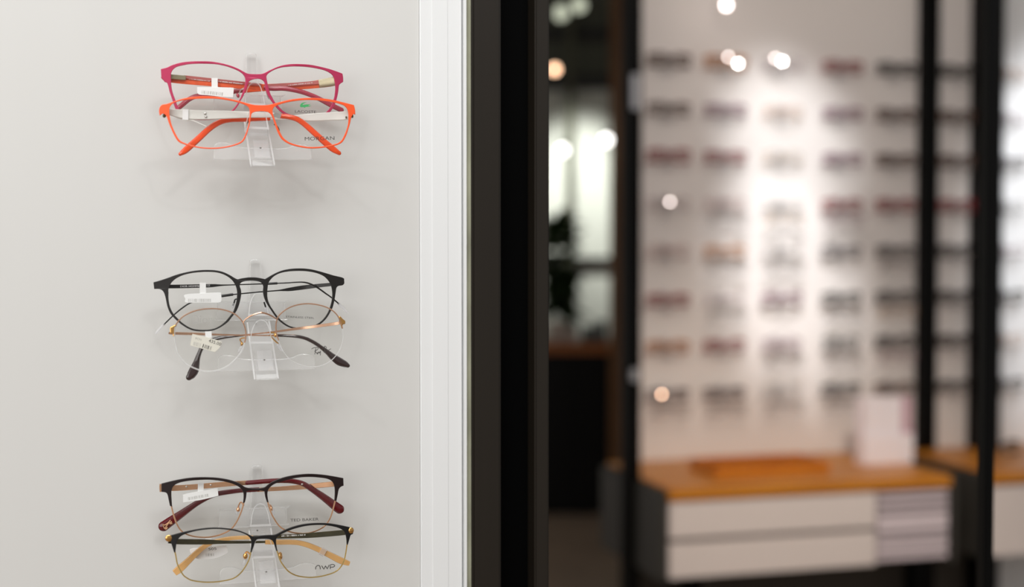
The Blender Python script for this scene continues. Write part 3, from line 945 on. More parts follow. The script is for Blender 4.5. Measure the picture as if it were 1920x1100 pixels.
tp = s.strip('temple', [(643, 603, -0.003, 6), (632, 606, -0.006, 6), (590, 611.8, -0.011, 5.5), (560, 615.5, -0.0145, 5), (520, 621, -0.0165, 3.6), (490, 624.5, -0.0165, 2.4), (452, 628, -0.0165, 2.6)],
             M_COPPER, None, 0.0012)
s.strip('temple_tip', [(456, 628.6, -0.0165, 3.5), (440, 629.6, -0.0165, 5.5), (420, 632, -0.0165, 6.5), (402, 636, -0.0165, 7), (388, 642.5, -0.0165, 7.5), (379, 651, -0.0165, 8), (374.5, 660, -0.0165, 8),
                       (370.5, 671, -0.0165, 9.5), (367.5, 682, -0.0165, 13), (364, 693, -0.0165, 17.5), (358.5, 702.5, -0.0165, 16), (354.5, 707, -0.0165, 12)], M_DARKTIP, tp, 0.0034, 5, False, True)
s.strokes('lettering', [[(584, 654), (589, 651.5), (595, 651), (596.5, 653), (594, 656), (590, 657.5)], [(592.5, 652), (590, 664)], [(590, 658), (596, 664)],
                        [(596, 660), (594.2, 663), (597, 661), (598, 659), (598.5, 662), (600.5, 659), (601, 658), (600.5, 666)],
                        [(609, 648), (607.5, 661)], [(604.5, 654.5), (609.5, 649), (612, 652), (608, 655), (611, 658), (607, 660)],
                        [(612, 657), (614, 655.5), (615.5, 657.5), (617, 655.5), (620.5, 653.5)]], 1.1, M_INK, lens[1], 0.0009)
for pts in ([(459, 633, -0.001), (453, 634, -0.004), (450, 637, -0.006), (454, 643, -0.006), (452, 648, -0.006)],
            [(519, 627, -0.001), (514, 624, -0.004), (508, 624, -0.006), (508, 630, -0.006), (517, 640, -0.006), (522, 644, -0.006)]):
    s.wire('pad_arm', pts, 0.0010, M_GOLD)
s.blob('pad_holder', 516.5, 628, -0.002, 3.4, 4.2, 0.0016, 0, M_GOLD)
s.blob('pad_holder', 453.5, 644, -0.005, 2.8, 3, 0.0014, 0, M_GOLD)
s.blob('nose_pad', 451, 654, -0.006, 3.6, 9.5, 0.0014, -35, M_PAD)
s.blob('nose_pad', 524.5, 651, -0.006, 3.4, 10.5, 0.0014, 40, M_PAD)
t = price_tag(s, 'cream price tag printed 435.00 on the left temple of the rose-gold round frame', [(360.5, 625.8, 'c'), (385, 631), (402, 636), (416, 640.5, 'c'), (412, 651), (403, 660, 'c'), (380, 653.5), (356.5, 647.3, 'c')],
              (384.3, 621, 396.5, 633, 0.8), -0.0050, M_CARDGREY)
t.text('price_print', '435.00', 390.5, 640.8, 413.5, 648.2, 6.0, M_INK, t.root.children[0], 0.00035, False)
t.text('price_print', 'PCN', 366, 636, 377, 638.8, 4, M_INKPALE, t.root.children[0], 0.00035, False)
barcode(t, 362, 647, 376, 650.5, 7, M_INKPALE, 2)
barcode(t, 379, 651.3, 399, 657.5, 7, M_INK, 9, 0.6)

# --- 5 dark red browline frame --------------------------------------------
M_BURG = mat('dark_burgundy_metal', (24, 8, 8), 0.35, 0.1, vary=0.1, scale=60)
M_WINE = mat('wine_acetate', (92, 14, 22), 0.16, vary=0.12, scale=50, coat=0.4)
M_ROSEGOLD = mat('rose_gold', (232, 182, 144), 0.24, 0.9, vary=0.05, scale=80)
s = frame('dark burgundy browline frame with rose-gold lower rims and wine red temple tips', 473, 948, 0.034)
brow = [(302.5, 906.2, 'c'), (315, 903), (330, 899.5), (350, 896), (370, 894.3), (390, 894.2), (410, 895.5), (430, 899), (445, 904), (453, 908.5), (459.5, 912.8), (470, 914.8), (482, 915.2),
        (490, 914.5), (497, 912.5), (502.5, 908), (512, 902), (530, 895), (550, 890.5), (570, 888.3), (585, 888), (605, 889.5), (625, 892.5), (643.5, 896, 'c'), (644, 910, 'c'), (639, 912),
        (635, 917), (633, 927), (630.5, 939, 'c'), (627, 938, 'c'), (627.6, 926), (627.5, 916), (625.5, 907), (621, 901), (613, 897), (600, 895), (585, 893.8), (570, 894), (550, 896.5),
        (530, 901.5), (515, 906.5), (506, 913), (502, 920), (501.2, 928), (503, 941, 'c'), (500.5, 941, 'c'), (497.5, 932), (496.2, 925), (495.5, 920.5, 'c'), (488, 919), (470, 918.8),
        (462.3, 920.5, 'c'), (462, 925), (461, 933), (459, 941, 'c'), (455.5, 943, 'c'), (456.5, 932), (456, 923), (452, 916), (444, 910), (430, 904.5), (410, 900.5), (390, 898.8),
        (370, 899.5), (350, 901.5), (335, 904.8), (326, 910), (322, 917), (321.2, 926), (322, 940), (322.5, 949, 'c'), (318.5, 948, 'c'), (316, 936), (314, 927), (310.5, 922.8), (302.5, 921.5, 'c')]
s.plate('brow', [brow], M_BURG, None, 0.0, 0.0018, 0.0003)
rimL = [(320.8, 946), (324, 960), (328, 973), (332, 983), (339, 994), (350, 1001.3), (365, 1005.6), (380, 1007), (395, 1006.3), (410, 1003), (425, 997), (435, 990), (443, 979), (449, 967),
        (454, 954), (457.3, 941)]
rimR = [(501.6, 939), (505, 952), (510, 965), (517, 977), (523, 985), (531, 991.5), (545, 997), (560, 999.5), (575, 999.5), (590, 996), (603, 990), (611.5, 983), (619, 971), (624, 956), (628.6, 937)]
s.wire('rim', rimL, 0.0011, M_ROSEGOLD)
s.wire('rim', rimR, 0.0011, M_ROSEGOLD)
topL = [(457, 925), (452, 915), (443, 908.5), (430, 903), (410, 899), (390, 897.5), (370, 898), (350, 900), (334, 903), (325, 908), (320, 916), (319, 930)]
topR = [(628.8, 920), (626, 906), (620, 899.5), (612, 895.8), (600, 893.6), (585, 892.5), (570, 892.6), (550, 895), (530, 900), (514, 905.3), (504, 912), (500, 920), (499.6, 930)]
lens = [s.plate('lens', [rimL + topL], M_LENS, None, -0.0004, 0.0010, 0.0), s.plate('lens', [rimR + topR], M_LENS, None, -0.0004, 0.0010, 0.0)]
s.text('lettering', 'TED BAKER', 544.5, 977.6, 597.5, 975.4, 5.2, M_INK, lens[1], 0.0007)
s.strip('endpiece', [(301, 907, -0.0015, 4), (300.6, 914, -0.0015, 4), (301.2, 921.5, -0.0015, 4)], M_ROSEGOLD, None, 0.002)
tp = s.strip('temple', [(303, 913, -0.002, 13), (324, 914.6, -0.006, 11), (350, 913.5, -0.008, 10.5), (380, 911, -0.009, 10), (420, 907.5, -0.010, 9.5), (462, 904.6, -0.0105, 8.5)], M_ROSEGOLD, None, 0.0014)
s.blob('rivet', 349.5, 912, -0.0068, 2, 1.6, 0.0006, 0, M_STEEL, tp)
s.blob('rivet', 395, 909, -0.0082, 2, 1.6, 0.0006, 0, M_STEEL, tp)
s.strip('temple_tip', [(459.5, 905, -0.0108, 8.6), (480, 903.4, -0.0108, 8.8), (500, 901.8, -0.0108, 9), (520, 900.8, -0.0108, 9.3), (540, 901, -0.0108, 9.3), (556, 903, -0.0108, 9.5), (570, 907.5, -0.0108, 10),
                       (585, 917, -0.0108, 11), (600, 927, -0.0108, 13), (615, 938, -0.0108, 15), (630, 949.5, -0.0108, 17.5), (637, 954.5, -0.0108, 18)], M_WINE, tp, 0.0032, 5, False, True)
s.blob('rivet', 566.5, 907.3, -0.0088, 2.3, 1.6, 0.0006, 0, M_STEEL, tp)
tp = s.strip('temple', [(640, 903, -0.002, 13), (624, 907, -0.006, 10.5), (600, 909.3, -0.010, 10), (570, 912.3, -0.014, 9.5), (535, 915, -0.0165, 8.5), (500, 917, -0.017, 8), (482, 918, -0.017, 8)], M_ROSEGOLD, None, 0.0014)
s.strip('temple_tip', [(486, 917.3, -0.0172, 8.5), (465, 918.5, -0.0172, 9), (450, 919.3, -0.0172, 9), (425, 922.5, -0.0172, 9.5), (405, 926, -0.0172, 10), (388, 932.5, -0.0172, 10.5), (370, 942.5, -0.0172, 11),
                       (355, 952.5, -0.0172, 12.5), (338, 964.5, -0.0172, 15), (322, 975.5, -0.0172, 17.5), (310, 984, -0.0172, 19), (306.5, 986.4, -0.0172, 19.5)], M_WINE, tp, 0.0032, 5, False, True)
s.strokes('tip_emblem', [[(304.5, 982.5), (309, 984), (315, 980.5), (320, 975)], [(310, 990.5), (313, 985), (316, 981), (319, 980), (322.5, 978)], [(306, 984.5), (308.5, 990), (312, 991.5), (314, 988)],
                         [(318, 982), (323, 981)]], 2.4, M_ROSEGOLD, tp, -0.0150)
for pts in ([(457, 948, -0.001), (452, 941, -0.005), (448, 946, -0.006), (446, 953, -0.006)], [(503, 946, -0.001), (507, 947, -0.004), (509.5, 952, -0.006), (510, 957, -0.006)]):
    s.wire('pad_arm', pts, 0.0011, M_ROSEGOLD)
s.blob('pad_holder', 446.5, 955, -0.005, 3.8, 4.2, 0.0014, 0, M_ROSEGOLD)
s.blob('nose_pad', 445, 957, -0.0065, 4, 9, 0.0014, -18, M_PAD)
s.blob('pad_holder', 508.5, 953, -0.005, 2.4, 5, 0.0014, 15, M_ROSEGOLD)
s.blob('nose_pad', 511, 957, -0.0065, 4, 9, 0.0014, 20, M_PAD)
t = price_tag(s, 'white price tag on the left temple of the dark burgundy browline frame', [(345, 926.5), (370, 921), (390, 917.8), (408, 914, 'c'), (409.5, 929, 'c'), (390, 934), (370, 938), (343.3, 941.5, 'c'), (343.2, 930)],
              (371, 904, 382, 923, -0.5), -0.0058)
barcode(t, 353, 937.5, 392, 930.5, 5.5, M_INKPALE, 8, 0.4)

# --- 6 black and gold browline frame ---------------------------------------
M_BROWBLK = mat('black_brow_enamel', (9, 8, 9), 0.35, 0.0, vary=0.06, scale=60)
M_PALEGOLD = mat('pale_gold_wire', (224, 194, 122), 0.2, 0.95, vary=0.05, scale=80)
M_HONEY = mat('honey_acetate', (212, 164, 104), 0.2, vary=0.14, scale=45, coat=0.3)
M_OLIVED = mat('dark_olive_temple', (66, 62, 40), 0.3, 0.5, vary=0.3, scale=160)
s = frame('black browline frame with gold rims, gold corner discs and honey temple tips', 487, 1038, 0.056)
brow = [(320.5, 1003, 'c'), (335, 999), (350, 995.5), (370, 991.5), (390, 989), (410, 988.6), (430, 990.3), (445, 993.3), (460, 998.5), (472, 1004.3), (480, 1005), (487, 1003.9), (495, 1003), (505, 1002.5),
        (513, 1002.3), (518, 1001), (525, 997.3), (535, 992.3), (550, 986.7), (565, 982.8), (580, 980.8), (600, 980), (620, 981.1), (640, 984.5), (656, 988, 'c'), (662, 996), (661, 1001, 'c'), (657.5, 1002.5),
        (655, 1010), (652, 1020.5, 'c'), (650, 1021, 'c'), (649.3, 1010), (647, 1000), (642, 993), (631, 988), (615, 984.7), (600, 983.5), (580, 984.5), (565, 987.2), (550, 991.2), (537, 996.3), (525, 1002.3),
        (519.3, 1007), (517.5, 1013), (518, 1021), (520, 1032, 'c'), (518, 1032.5, 'c'), (515, 1023), (511.5, 1014.5), (506, 1010.6), (495, 1009.6), (484, 1010.2), (480, 1012), (477.5, 1017), (475, 1025),
        (471.5, 1035, 'c'), (469.5, 1034.5, 'c'), (471, 1020), (470, 1011), (464, 1003.5), (450, 997.2), (430, 993), (410, 991.2), (390, 991.7), (370, 994.3), (352, 998.8), (340, 1004), (334, 1010), (331, 1017),
        (328.5, 1035, 'c'), (326.2, 1035, 'c'), (323.5, 1026), (321, 1018), (320, 1010)]
s.plate('brow', [brow], M_BROWBLK, None, 0.0, 0.0018, 0.0003)
rimL = [(327.4, 1033), (329.5, 1041), (332, 1055), (336, 1065), (343, 1077), (350, 1083), (361, 1088), (385, 1091), (411, 1089.8), (436, 1084.5), (450, 1075), (460, 1062), (467, 1048), (470.4, 1033)]
rimR = [(519, 1031), (524, 1047), (530, 1058), (540, 1070), (552, 1077.3), (567, 1081), (585.5, 1082), (607, 1079), (628, 1072), (640, 1061), (646.6, 1045), (651, 1019)]
s.wire('rim', rimL, 0.0010, M_PALEGOLD)
s.wire('rim', rimR, 0.0010, M_PALEGOLD)
topL = [(471.5, 1015), (465, 1002.5), (450, 996), (430, 991.8), (410, 990), (390, 990.4), (370, 993), (351, 997.5), (339, 1002.5), (332, 1009), (329, 1018)]
topR = [(650, 1008), (647.5, 999), (642.5, 991.8), (631, 986.8), (615, 983.4), (600, 982.3), (580, 983.3), (565, 986), (550, 990), (536, 995), (524, 1001), (518, 1006.5), (516.5, 1015)]
lens = [s.plate('lens', [rimL + topL], M_LENS, None, -0.0004, 0.0010, 0.0), s.plate('lens', [rimR + topR], M_LENS, None, -0.0004, 0.0010, 0.0)]
s.strokes('lettering', [[(591.8, 1067.3), (592, 1063), (595.5, 1059.8), (599.5, 1061), (600.6, 1066.8)], [(603, 1060.2), (607.2, 1066.8, 'c'), (610.3, 1060.5, 'c'), (613.6, 1066.2, 'c'), (617, 1058.8)],
                        [(619.3, 1066.3, 'c'), (618.8, 1058.8, 'c'), (624, 1057.8), (627.3, 1059.4), (626, 1062.2), (619.2, 1063.2)]], 1.5, M_INK, lens[1], 0.0009)
s.blob('corner_disc', 316.5, 1008.6, 0.0008, 6.8, 6.4, 0.0006, 0, M_GOLD)
s.blob('corner_disc', 658.3, 994, 0.0010, 5.2, 5.8, 0.0006, 0, M_GOLD)
tp = s.strip('temple', [(316, 1013, -0.003, 10), (335, 1015, -0.006, 10), (385, 1015.5, -0.009, 9.5), (420, 1016, -0.010, 6), (460, 1016, -0.0105, 5), (503, 1015.5, -0.0105, 3.5)], M_OLIVED, None, 0.0014)
s.strip('temple_tip', [(497, 1015.8, -0.0108, 8), (520, 1016, -0.0108, 9), (545, 1016, -0.0108, 9), (560, 1017.2, -0.0108, 9), (575, 1020.8, -0.0108, 9.5), (590, 1026.5, -0.0108, 10), (605, 1033.5, -0.0108, 10.5),
                       (622, 1042, -0.0108, 11.5), (638, 1050, -0.0108, 12.5), (650, 1054.5, -0.0108, 10), (655, 1056, -0.0108, 8)], M_HONEY, tp, 0.003)
s.strip('clear_band', [(600.5, 1031.5, -0.0098, 15), (609, 1036, -0.0098, 15)], M_CLEARTIP, tp, 0.0044, 2)
tp = s.strip('temple', [(656, 996, -0.003, 10), (643, 998, -0.006, 10), (610, 1001, -0.011, 10), (580, 1003.3, -0.0145, 9.5), (545, 1005, -0.0165, 8), (510, 1006, -0.0165, 7), (470, 1007, -0.0165, 6)], M_OLIVED, None, 0.0014)
s.ticks('temple_print', 528, 1006, 572, 1003.5, 3.0, M_PRINTW, tp, -0.0118, 9)
s.strip('temple_tip', [(474, 1006.8, -0.0168, 7), (450, 1007.5, -0.0168, 7), (430, 1009, -0.0168, 7), (412, 1012.5, -0.0168, 7), (396, 1017, -0.0168, 8), (381, 1025.5, -0.0168, 9), (366, 1038.5, -0.0168, 10.5),
                       (351, 1053, -0.0168, 12), (338, 1065, -0.0168, 14), (327, 1073.5, -0.0168, 12)], M_HONEY, tp, 0.003)
for pts in ([(470, 1040, -0.001), (463, 1034, -0.005), (459, 1040, -0.006), (458, 1046, -0.006)], [(521, 1038, -0.001), (526, 1036, -0.004), (528, 1042, -0.006), (527, 1048, -0.006)]):
    s.wire('pad_arm', pts, 0.0011, M_GOLD)
s.blob('pad_holder', 460, 1042, -0.005, 4.5, 6, 0.0014, 0, M_GOLD)
s.blob('nose_pad', 459, 1052, -0.0065, 4, 9, 0.0014, -18, M_PAD)
s.blob('pad_holder', 525.5, 1042, -0.005, 3.6, 7, 0.0014, 15, M_GOLD)
s.blob('nose_pad', 527, 1046, -0.0065, 4, 9, 0.0014, 20, M_PAD)
t = price_tag(s, 'white price tag printed 505 on the left temple of the lowest black and gold frame', [(357.5, 1028.5), (390, 1025.5), (420, 1022.5), (425, 1024), (427.2, 1032), (425, 1037), (405, 1045.8), (385, 1047.8), (370, 1047.2), (360, 1040)],
              (385, 1009.5, 396.5, 1028, 0.2), -0.0225)
t.root.location += Vector((0, 0, 0))
t.text('price_print', '505', 391, 1031.5, 406, 1030.3, 4.6, M_INK, t.root.children[0], 0.00035, False)
barcode(t, 386, 1042.5, 402, 1042, 5, M_INKPALE, 4)

# ------------------------------------------------------------------ glasses on the back display wall
def rim_path(cx, a, b, e, y, wd, th, n=26):
    P = []
    for i in range(n):
        t = 2 * math.pi * i / n
        c, s_ = math.cos(t), math.sin(t)
        P.append((cx + a * math.copysign(abs(c) ** (2 / e), c), y, b * math.copysign(abs(s_) ** (2 / e), s_), wd, th))
    return P


def small_front(a, b, e, wd, th):
    parts = []
    g = a + 0.0085
    for sg in (-1, 1):
        parts.append(sweep_geo(rim_path(sg * g, a, b, e, 0.0, wd, th), True, True))
        parts.append(sweep_geo([(sg * (g + a * 0.98), 0, b * 0.45, wd * 1.6, th), (sg * (g + a + 0.004), 0.001, b * 0.5, wd * 1.8, th), (sg * (g + a + 0.007), 0.004, b * 0.5, wd * 1.8, th)], False, True))
    if wd > 0.0048:
        for sg in (-1, 1):
            parts.append(sweep_geo([(sg * (g - a * 0.95), -0.0004, b * 0.72, wd, th), (sg * (g - a * 0.4), -0.0004, b * 0.88, wd * 1.7, th), (sg * (g + a * 0.4), -0.0004, b * 0.86, wd * 1.9, th),
                                    (sg * (g + a * 1.0), -0.0004, b * 0.66, wd * 1.9, th), (sg * (g + a * 1.2), 0.001, b * 0.55, wd * 1.7, th)], False, True))
    parts.append(sweep_geo([(-0.0095, 0, b * 0.3, wd, th), (-0.004, -0.001, b * 0.46, wd, th), (0.004, -0.001, b * 0.46, wd, th), (0.0095, 0, b * 0.3, wd, th)], False, True))
    return join_geo(parts)


def small_temple(a, b, sg, wd, y):
    X = 2 * a + 0.0155
    pts = [(sg * X, 0.005, b * 0.5, wd, 0.0015), (sg * X * 0.6, y, b * 0.35, wd, 0.0015), (-sg * X * 0.3, y, b * 0.15, wd, 0.002), (-sg * X * 0.6, y, -b * 0.05, wd, 0.003),
           (-sg * X * 0.85, y, -b * 0.7, wd * 1.2, 0.003), (-sg * X, y, -b * 1.15, wd * 1.3, 0.003)]
    return sweep_geo(smooth_pts(pts, False, 3), False, True)


def small_lens(a, b, e, sg):
    P = rim_path(sg * (a + 0.0085), a, b, e, 0.0, 0, 0, 16)
    V = [(p[0], -0.0004, p[2]) for p in P] + [(p[0], 0.0004, p[2]) for p in P]
    n = len(P)
    return V, [tuple(range(n)), tuple(range(2 * n - 1, n - 1, -1))] + [(i, (i + 1) % n, n + (i + 1) % n, n + i) for i in range(n)]


SHAPES = {'rectangular': (0.0275, 0.0165, 3.6, 0.0050, 0.003), 'round': (0.0255, 0.0230, 2.0, 0.0045, 0.003), 'square': (0.0280, 0.0185, 3.0, 0.0060, 0.0035), 'thin': (0.0265, 0.0200, 2.6, 0.0018, 0.0016)}
MESH = {}
for k, (a, b, e, wd, th) in SHAPES.items():
    def mk(nm, geo):
        me = bpy.data.meshes.new(nm)
        me.from_pydata(geo[0], [], geo[1])
        for p in me.polygons:
            p.use_smooth = True
        me.materials.append(M_BLK)
        return me
    MESH[k] = (mk('front', small_front(a, b, e, wd, th)), mk('temple', small_temple(a, b, 1, 0.004 if k != 'thin' else 0.002, 0.008)),
               mk('temple', small_temple(a, b, -1, 0.004 if k != 'thin' else 0.002, 0.013)), mk('lens', small_lens(a, b, e, 1)), mk('lens', small_lens(a, b, e, -1)))

FCOL = {'black': mat('black_frame_plastic', (26, 22, 22), 0.25), 'brown': mat('brown_frame_plastic', (76, 44, 26), 0.25, vary=0.3), 'red': mat('red_frame_plastic', (140, 44, 48), 0.25),
        'tan': mat('tan_frame_plastic', (178, 120, 72), 0.25, vary=0.2), 'grey': mat('grey_frame_metal', (112, 104, 108), 0.3, 0.5), 'gold': mat('gold_frame_metal', (196, 150, 92), 0.25, 0.9),
        'mauve': mat('mauve_frame_plastic', (136, 100, 116), 0.25)}


def small_glasses(loc, shape, colour, label, group):
    r = empty('eyeglasses', loc, YAW)
    tag(r, label, 'eyeglasses', group)
    for i, nm in enumerate(('front', 'temple', 'temple', 'lens', 'lens')):
        o = bpy.data.objects.new(nm, MESH[shape][i])
        COL.objects.link(o)
        o.parent = r
        o.material_slots[0].link = 'OBJECT'
        o.material_slots[0].material = M_LENS if nm == 'lens' else FCOL[colour]
    return r


def holder_mesh():
    parts = [box_geo(-0.009, 0.009, -0.006, 0.0, -0.045, 0.028)]
    V = [(-0.008, -0.006, 0.004), (0.008, -0.006, 0.004), (0.008, -0.056, -0.042), (-0.008, -0.056, -0.042), (-0.008, -0.006, 0.000), (0.008, -0.006, 0.000), (0.008, -0.056, -0.046), (-0.008, -0.056, -0.046)]
    parts.append((V, [(0, 1, 2, 3), (7, 6, 5, 4), (0, 4, 5, 1), (1, 5, 6, 2), (2, 6, 7, 3), (3, 7, 4, 0)]))
    parts.append(box_geo(-0.036, 0.036, -0.042, -0.039, -0.038, -0.028))
    parts.append(box_geo(-0.026, 0.026, -0.0115, -0.0085, -0.018, -0.004))
    parts.append(box_geo(-0.006, 0.006, -0.034, -0.006, 0.0112, 0.0142))
    me = bpy.data.meshes.new('eyewear_holder')
    v, f = join_geo(parts)
    me.from_pydata(v, [], f)
    me.materials.append(M_ACRYL)
    whiten_edges(me)
    return me


HM = holder_mesh()
rows_y = [112, 203, 292, 381, 471, 562, 650, 740]
row_z = [zb(1255, y, 0.04) for y in rows_y]
cols_px = [1255, 1361, 1469, 1580, 1680, 1796, 1892]
RN = ['top', 'second', 'third', 'fourth', 'fifth', 'sixth', 'seventh', 'eighth']
CN = ['first column', 'second column', 'third column', 'fourth column', 'fifth column', 'bay between black posts', 'far right white wall']
PLAN = [  # colour and shape per row, column
    ['brown square', 'tan square', 'mauve thin', 'red rectangular', 'black square', 'black square', 'tan thin'],
    ['brown rectangular', 'mauve rectangular', 'tan thin', 'mauve rectangular', 'brown square', 'brown square', 'mauve thin'],
    ['red square', 'red rectangular', 'gold thin', 'mauve rectangular', 'brown square', 'brown square', 'grey rectangular'],
    ['mauve thin', 'red thin', 'grey thin', 'red rectangular', 'red square', 'red square', 'grey thin'],
    ['red thin', 'tan rectangular', 'grey thin', 'grey rectangular', 'black rectangular', 'black square', 'mauve thin'],
    ['red rectangular', 'mauve thin', 'mauve rectangular', 'black rectangular', 'black square', 'black square', 'black rectangular'],
    ['tan rectangular', 'red rectangular', 'mauve round', 'black round', 'black square', 'black square', 'tan thin'],
    ['grey rectangular', 'grey rectangular', 'grey thin', 'black rectangular', 'brown rectangular', 'black rectangular', 'black rectangular']]
for ri, z in enumerate(row_z):
    for ci, px in enumerate(cols_px):
        u = ub(px, 0.04)
        h = bpy.data.objects.new('eyewear_holder', HM)
        COL.objects.link(h)
        h.location = PB.world(u, 0.0, z)
        h.rotation_euler = (0, 0, YAW)
        tag(h, 'small clear holder on the blurred display, %s row, %s' % (RN[ri], CN[ci]), 'holder', 'clear holders on the back display wall')
        colr, shp = PLAN[ri][ci].split()
        small_glasses(PB.world(u, 0.036, z), shp, colr, '%s %s frame on the blurred display, %s row, %s' % (colr, shp, RN[ri], CN[ci]), 'eyeglass frames on the back display wall')
        if ri >= 3 and ci in (1, 2, 3, 4) and (ri + ci) % 4 != 3 or ri == 7 and ci < 4:
            c2, s2 = random.choice((('grey', 'thin'), ('gold', 'thin'), ('grey', 'thin'), ('mauve', 'thin')))
            if ri == 7:
                c2 = 'grey'
            small_glasses(PB.world(u, 0.060, z - 0.046), s2, c2, 'thin %s frame under another, blurred display, %s row, %s' % (c2, RN[ri], CN[ci]), 'lower eyeglass frames on the back display wall')

# ------------------------------------------------------------------ counters
M_OAK = wood('oak_top', (206, 136, 36), (182, 110, 24), 5, 0.4, (1, 10, 10))
M_OAK2 = wood('bamboo_tray_wood', (210, 132, 32), (184, 104, 22), 8, 0.45, (1, 8, 8))
M_DRAWER = mat('white_drawer_lacquer', (222, 212, 208), 0.45, vary=0.01)
M_CARC = mat('grey_carcass', (112, 104, 99), 0.6, vary=0.03)
M_SIDE = mat('dark_grey_side_panel', (58, 56, 52), 0.5, vary=0.05)
M_TRAYD = mat('lilac_white_tray', (214, 202, 208), 0.45, vary=0.02)


def counter(label, pxl, pxr, split=None):
    W = 0.50
    u0, u1 = ub(pxl, W, 917), ub(pxr, W, 917)
    r = empty('counter', PB.world(u0, 0, 0), YAW)
    tag(r, label, 'counter')
    L = u1 - u0
    top = 0.034
    z1 = CT - top
    z0 = CB
    box('worktop', 0.0, L, -W, -0.002, z1, CT, M_OAK, r, 0.003)
    box('side_panel', -0.022, 0.0, -W + 0.004, -0.002, z0 - 0.01, CT - 0.004, M_SIDE, r, 0.008)
    box('side_panel', L, L + 0.020, -W + 0.004, -0.002, z0 - 0.01, CT - 0.004, M_SIDE, r, 0.004)
    box('carcass', 0.002, L - 0.002, -W + 0.03, -0.002, z0 + 0.004, z1 - 0.001, M_CARC, r)
    if split is None:
        box('front_panel', 0.003, L - 0.003, -W + 0.008, -W + 0.028, z0, z1 - 0.008, M_DRAWER, r, 0.002)
        return r, L
    us = ub(split, W, 950) - u0
    zm = (z0 + z1) / 2 - 0.004
    box('drawer', 0.004, us - 0.004, -W + 0.006, -W + 0.028, zm + 0.007, z1 - 0.006, M_DRAWER, r, 0.002)
    box('drawer', 0.004, us - 0.004, -W + 0.006, -W + 0.028, z0, zm - 0.007, M_DRAWER, r, 0.002)
    n = 7
    zz = z1 - 0.010
    hgt = [0.016, 0.016, 0.016, 0.060, 0.016, 0.034, 0.02]
    tot = sum(hgt)
    avail = (zz - z0) - 0.009 * n
    for hh in hgt:
        hx = hh / tot * avail
        d = box('tray_drawer', us + 0.004, L - 0.006, -W + 0.008, -W + 0.028, zz - hx, zz, M_TRAYD, r, 0.0015)
        zz -= hx + 0.009
    # legs under the floating unit
    for px in (1722, 1300):
        ul = ub(px, 0.1) - u0
        box('leg', ul - 0.025, ul + 0.025, -0.12, -0.07, 0.0, z0 + 0.003, M_POST, r, 0.002)
    return r, L


c1, L1 = counter('long floating counter with oak top and white drawers under the back display wall', 1255, 1785, 1648)
c2, L2 = counter('white counter with oak top at the far right edge, beyond the black posts', 1858, 2300)


def on_counter(px, w_, py=880):
    return ub(px, w_, py)


# bamboo tray
uA, uB = ub(1342, 0.36, 885), ub(1556, 0.36, 885)
tr = empty('wooden_tray', PB.world(uA, 0.36, CT), YAW)
tag(tr, 'low bamboo display tray with dividers lying on the long oak counter', 'tray')
TL, TD, TH = uB - uA, 0.19, 0.030
box('base', 0, TL, 0, TD, 0.0005, 0.006, M_OAK2, tr)
box('rim', 0, TL, 0, 0.008, 0.006, TH, M_OAK2, tr, 0.001)
box('rim', 0, TL, TD - 0.008, TD, 0.006, TH, M_OAK2, tr, 0.001)
box('rim', 0, 0.008, 0.008, TD - 0.008, 0.006, TH, M_OAK2, tr, 0.001)
box('rim', TL - 0.008, TL, 0.008, TD - 0.008, 0.006, TH, M_OAK2, tr, 0.001)
for i in range(1, 6):
    box('divider', TL * i / 6 - 0.003, TL * i / 6 + 0.003, 0.008, TD - 0.008, 0.006, TH - 0.004, M_OAK2, tr)

# leaflet stand
M_LEAF = mat('white_leaflet_paper', (246, 240, 245), 0.5, vary=0.02)
M_LEAF2 = mat('pink_leaflet_paper', (206, 170, 184), 0.5, vary=0.03)
uA, uB = ub(1621, 0.27, 860), ub(1713, 0.27, 860)
lf = empty('leaflet_stand', PB.world(uA, 0.27, CT), YAW)
tag(lf, 'white leaflet stand full of leaflets at the right end of the oak counter', 'leaflet stand')
LW = uB - uA
LH = zb(1660, 745, 0.27) - CT
box('tray', 0, LW, 0, 0.06, 0.0005, 0.006, M_LEAF, lf)
box('front_panel', 0, LW, 0, 0.004, 0.006, LH * 0.45, M_LEAF, lf, 0.001)
box('back_panel', 0, LW, 0.056, 0.06, 0.006, LH * 0.98, M_LEAF, lf, 0.001)
box('side_panel', 0, 0.004, 0.004, 0.056, 0.006, LH * 0.5, M_LEAF, lf, 0.001)
box('side_panel', LW - 0.004, LW, 0.004, 0.056, 0.006, LH * 0.5, M_LEAF2, lf, 0.001)
for i, (x0, x1, dz, m) in enumerate(((0.005, LW * 0.42, 0.0, M_LEAF), (LW * 0.42 + 0.001, LW * 0.78, -0.003, M_LEAF), (LW * 0.78 + 0.001, LW - 0.005, -0.004, M_LEAF2))):
    box('leaflet', x0, x1, 0.008, 0.05, 0.0065, LH + dz, m, lf, 0.001)

# dark pair lying on the right counter
small_glasses(PB.world(ub(1878, 0.2, 865), 0.2, CT + 0.024), 'square', 'black', 'black square frame standing on the oak top of the far right counter', 'eyeglass frames lying on counters')

# bracket on the slim left post; the upper piece is added as a highlight
M_CHROME = mat('brushed_bracket', (200, 200, 204), 0.3, 0.9)
for (py, hh) in ((172, 0.05), (703, 0.018)):
    zz = zb(1178, py, 0.3)
    b_ = box('bracket', -0.012, 0.012, -0.012, 0.0, -hh, hh, M_CHROME, None, 0.003)
    b_.location = PB.world(uL - pw / 2, 0.25 + pw + 0.0005, zz)
    b_.rotation_euler = (0, 0, YAW)
    tag(b_, 'tall silver plate added as a soft highlight high on the slim left post' if py < 400 else 'short silver bracket low on the slim left post', 'bracket', 'brackets on the slim left post')

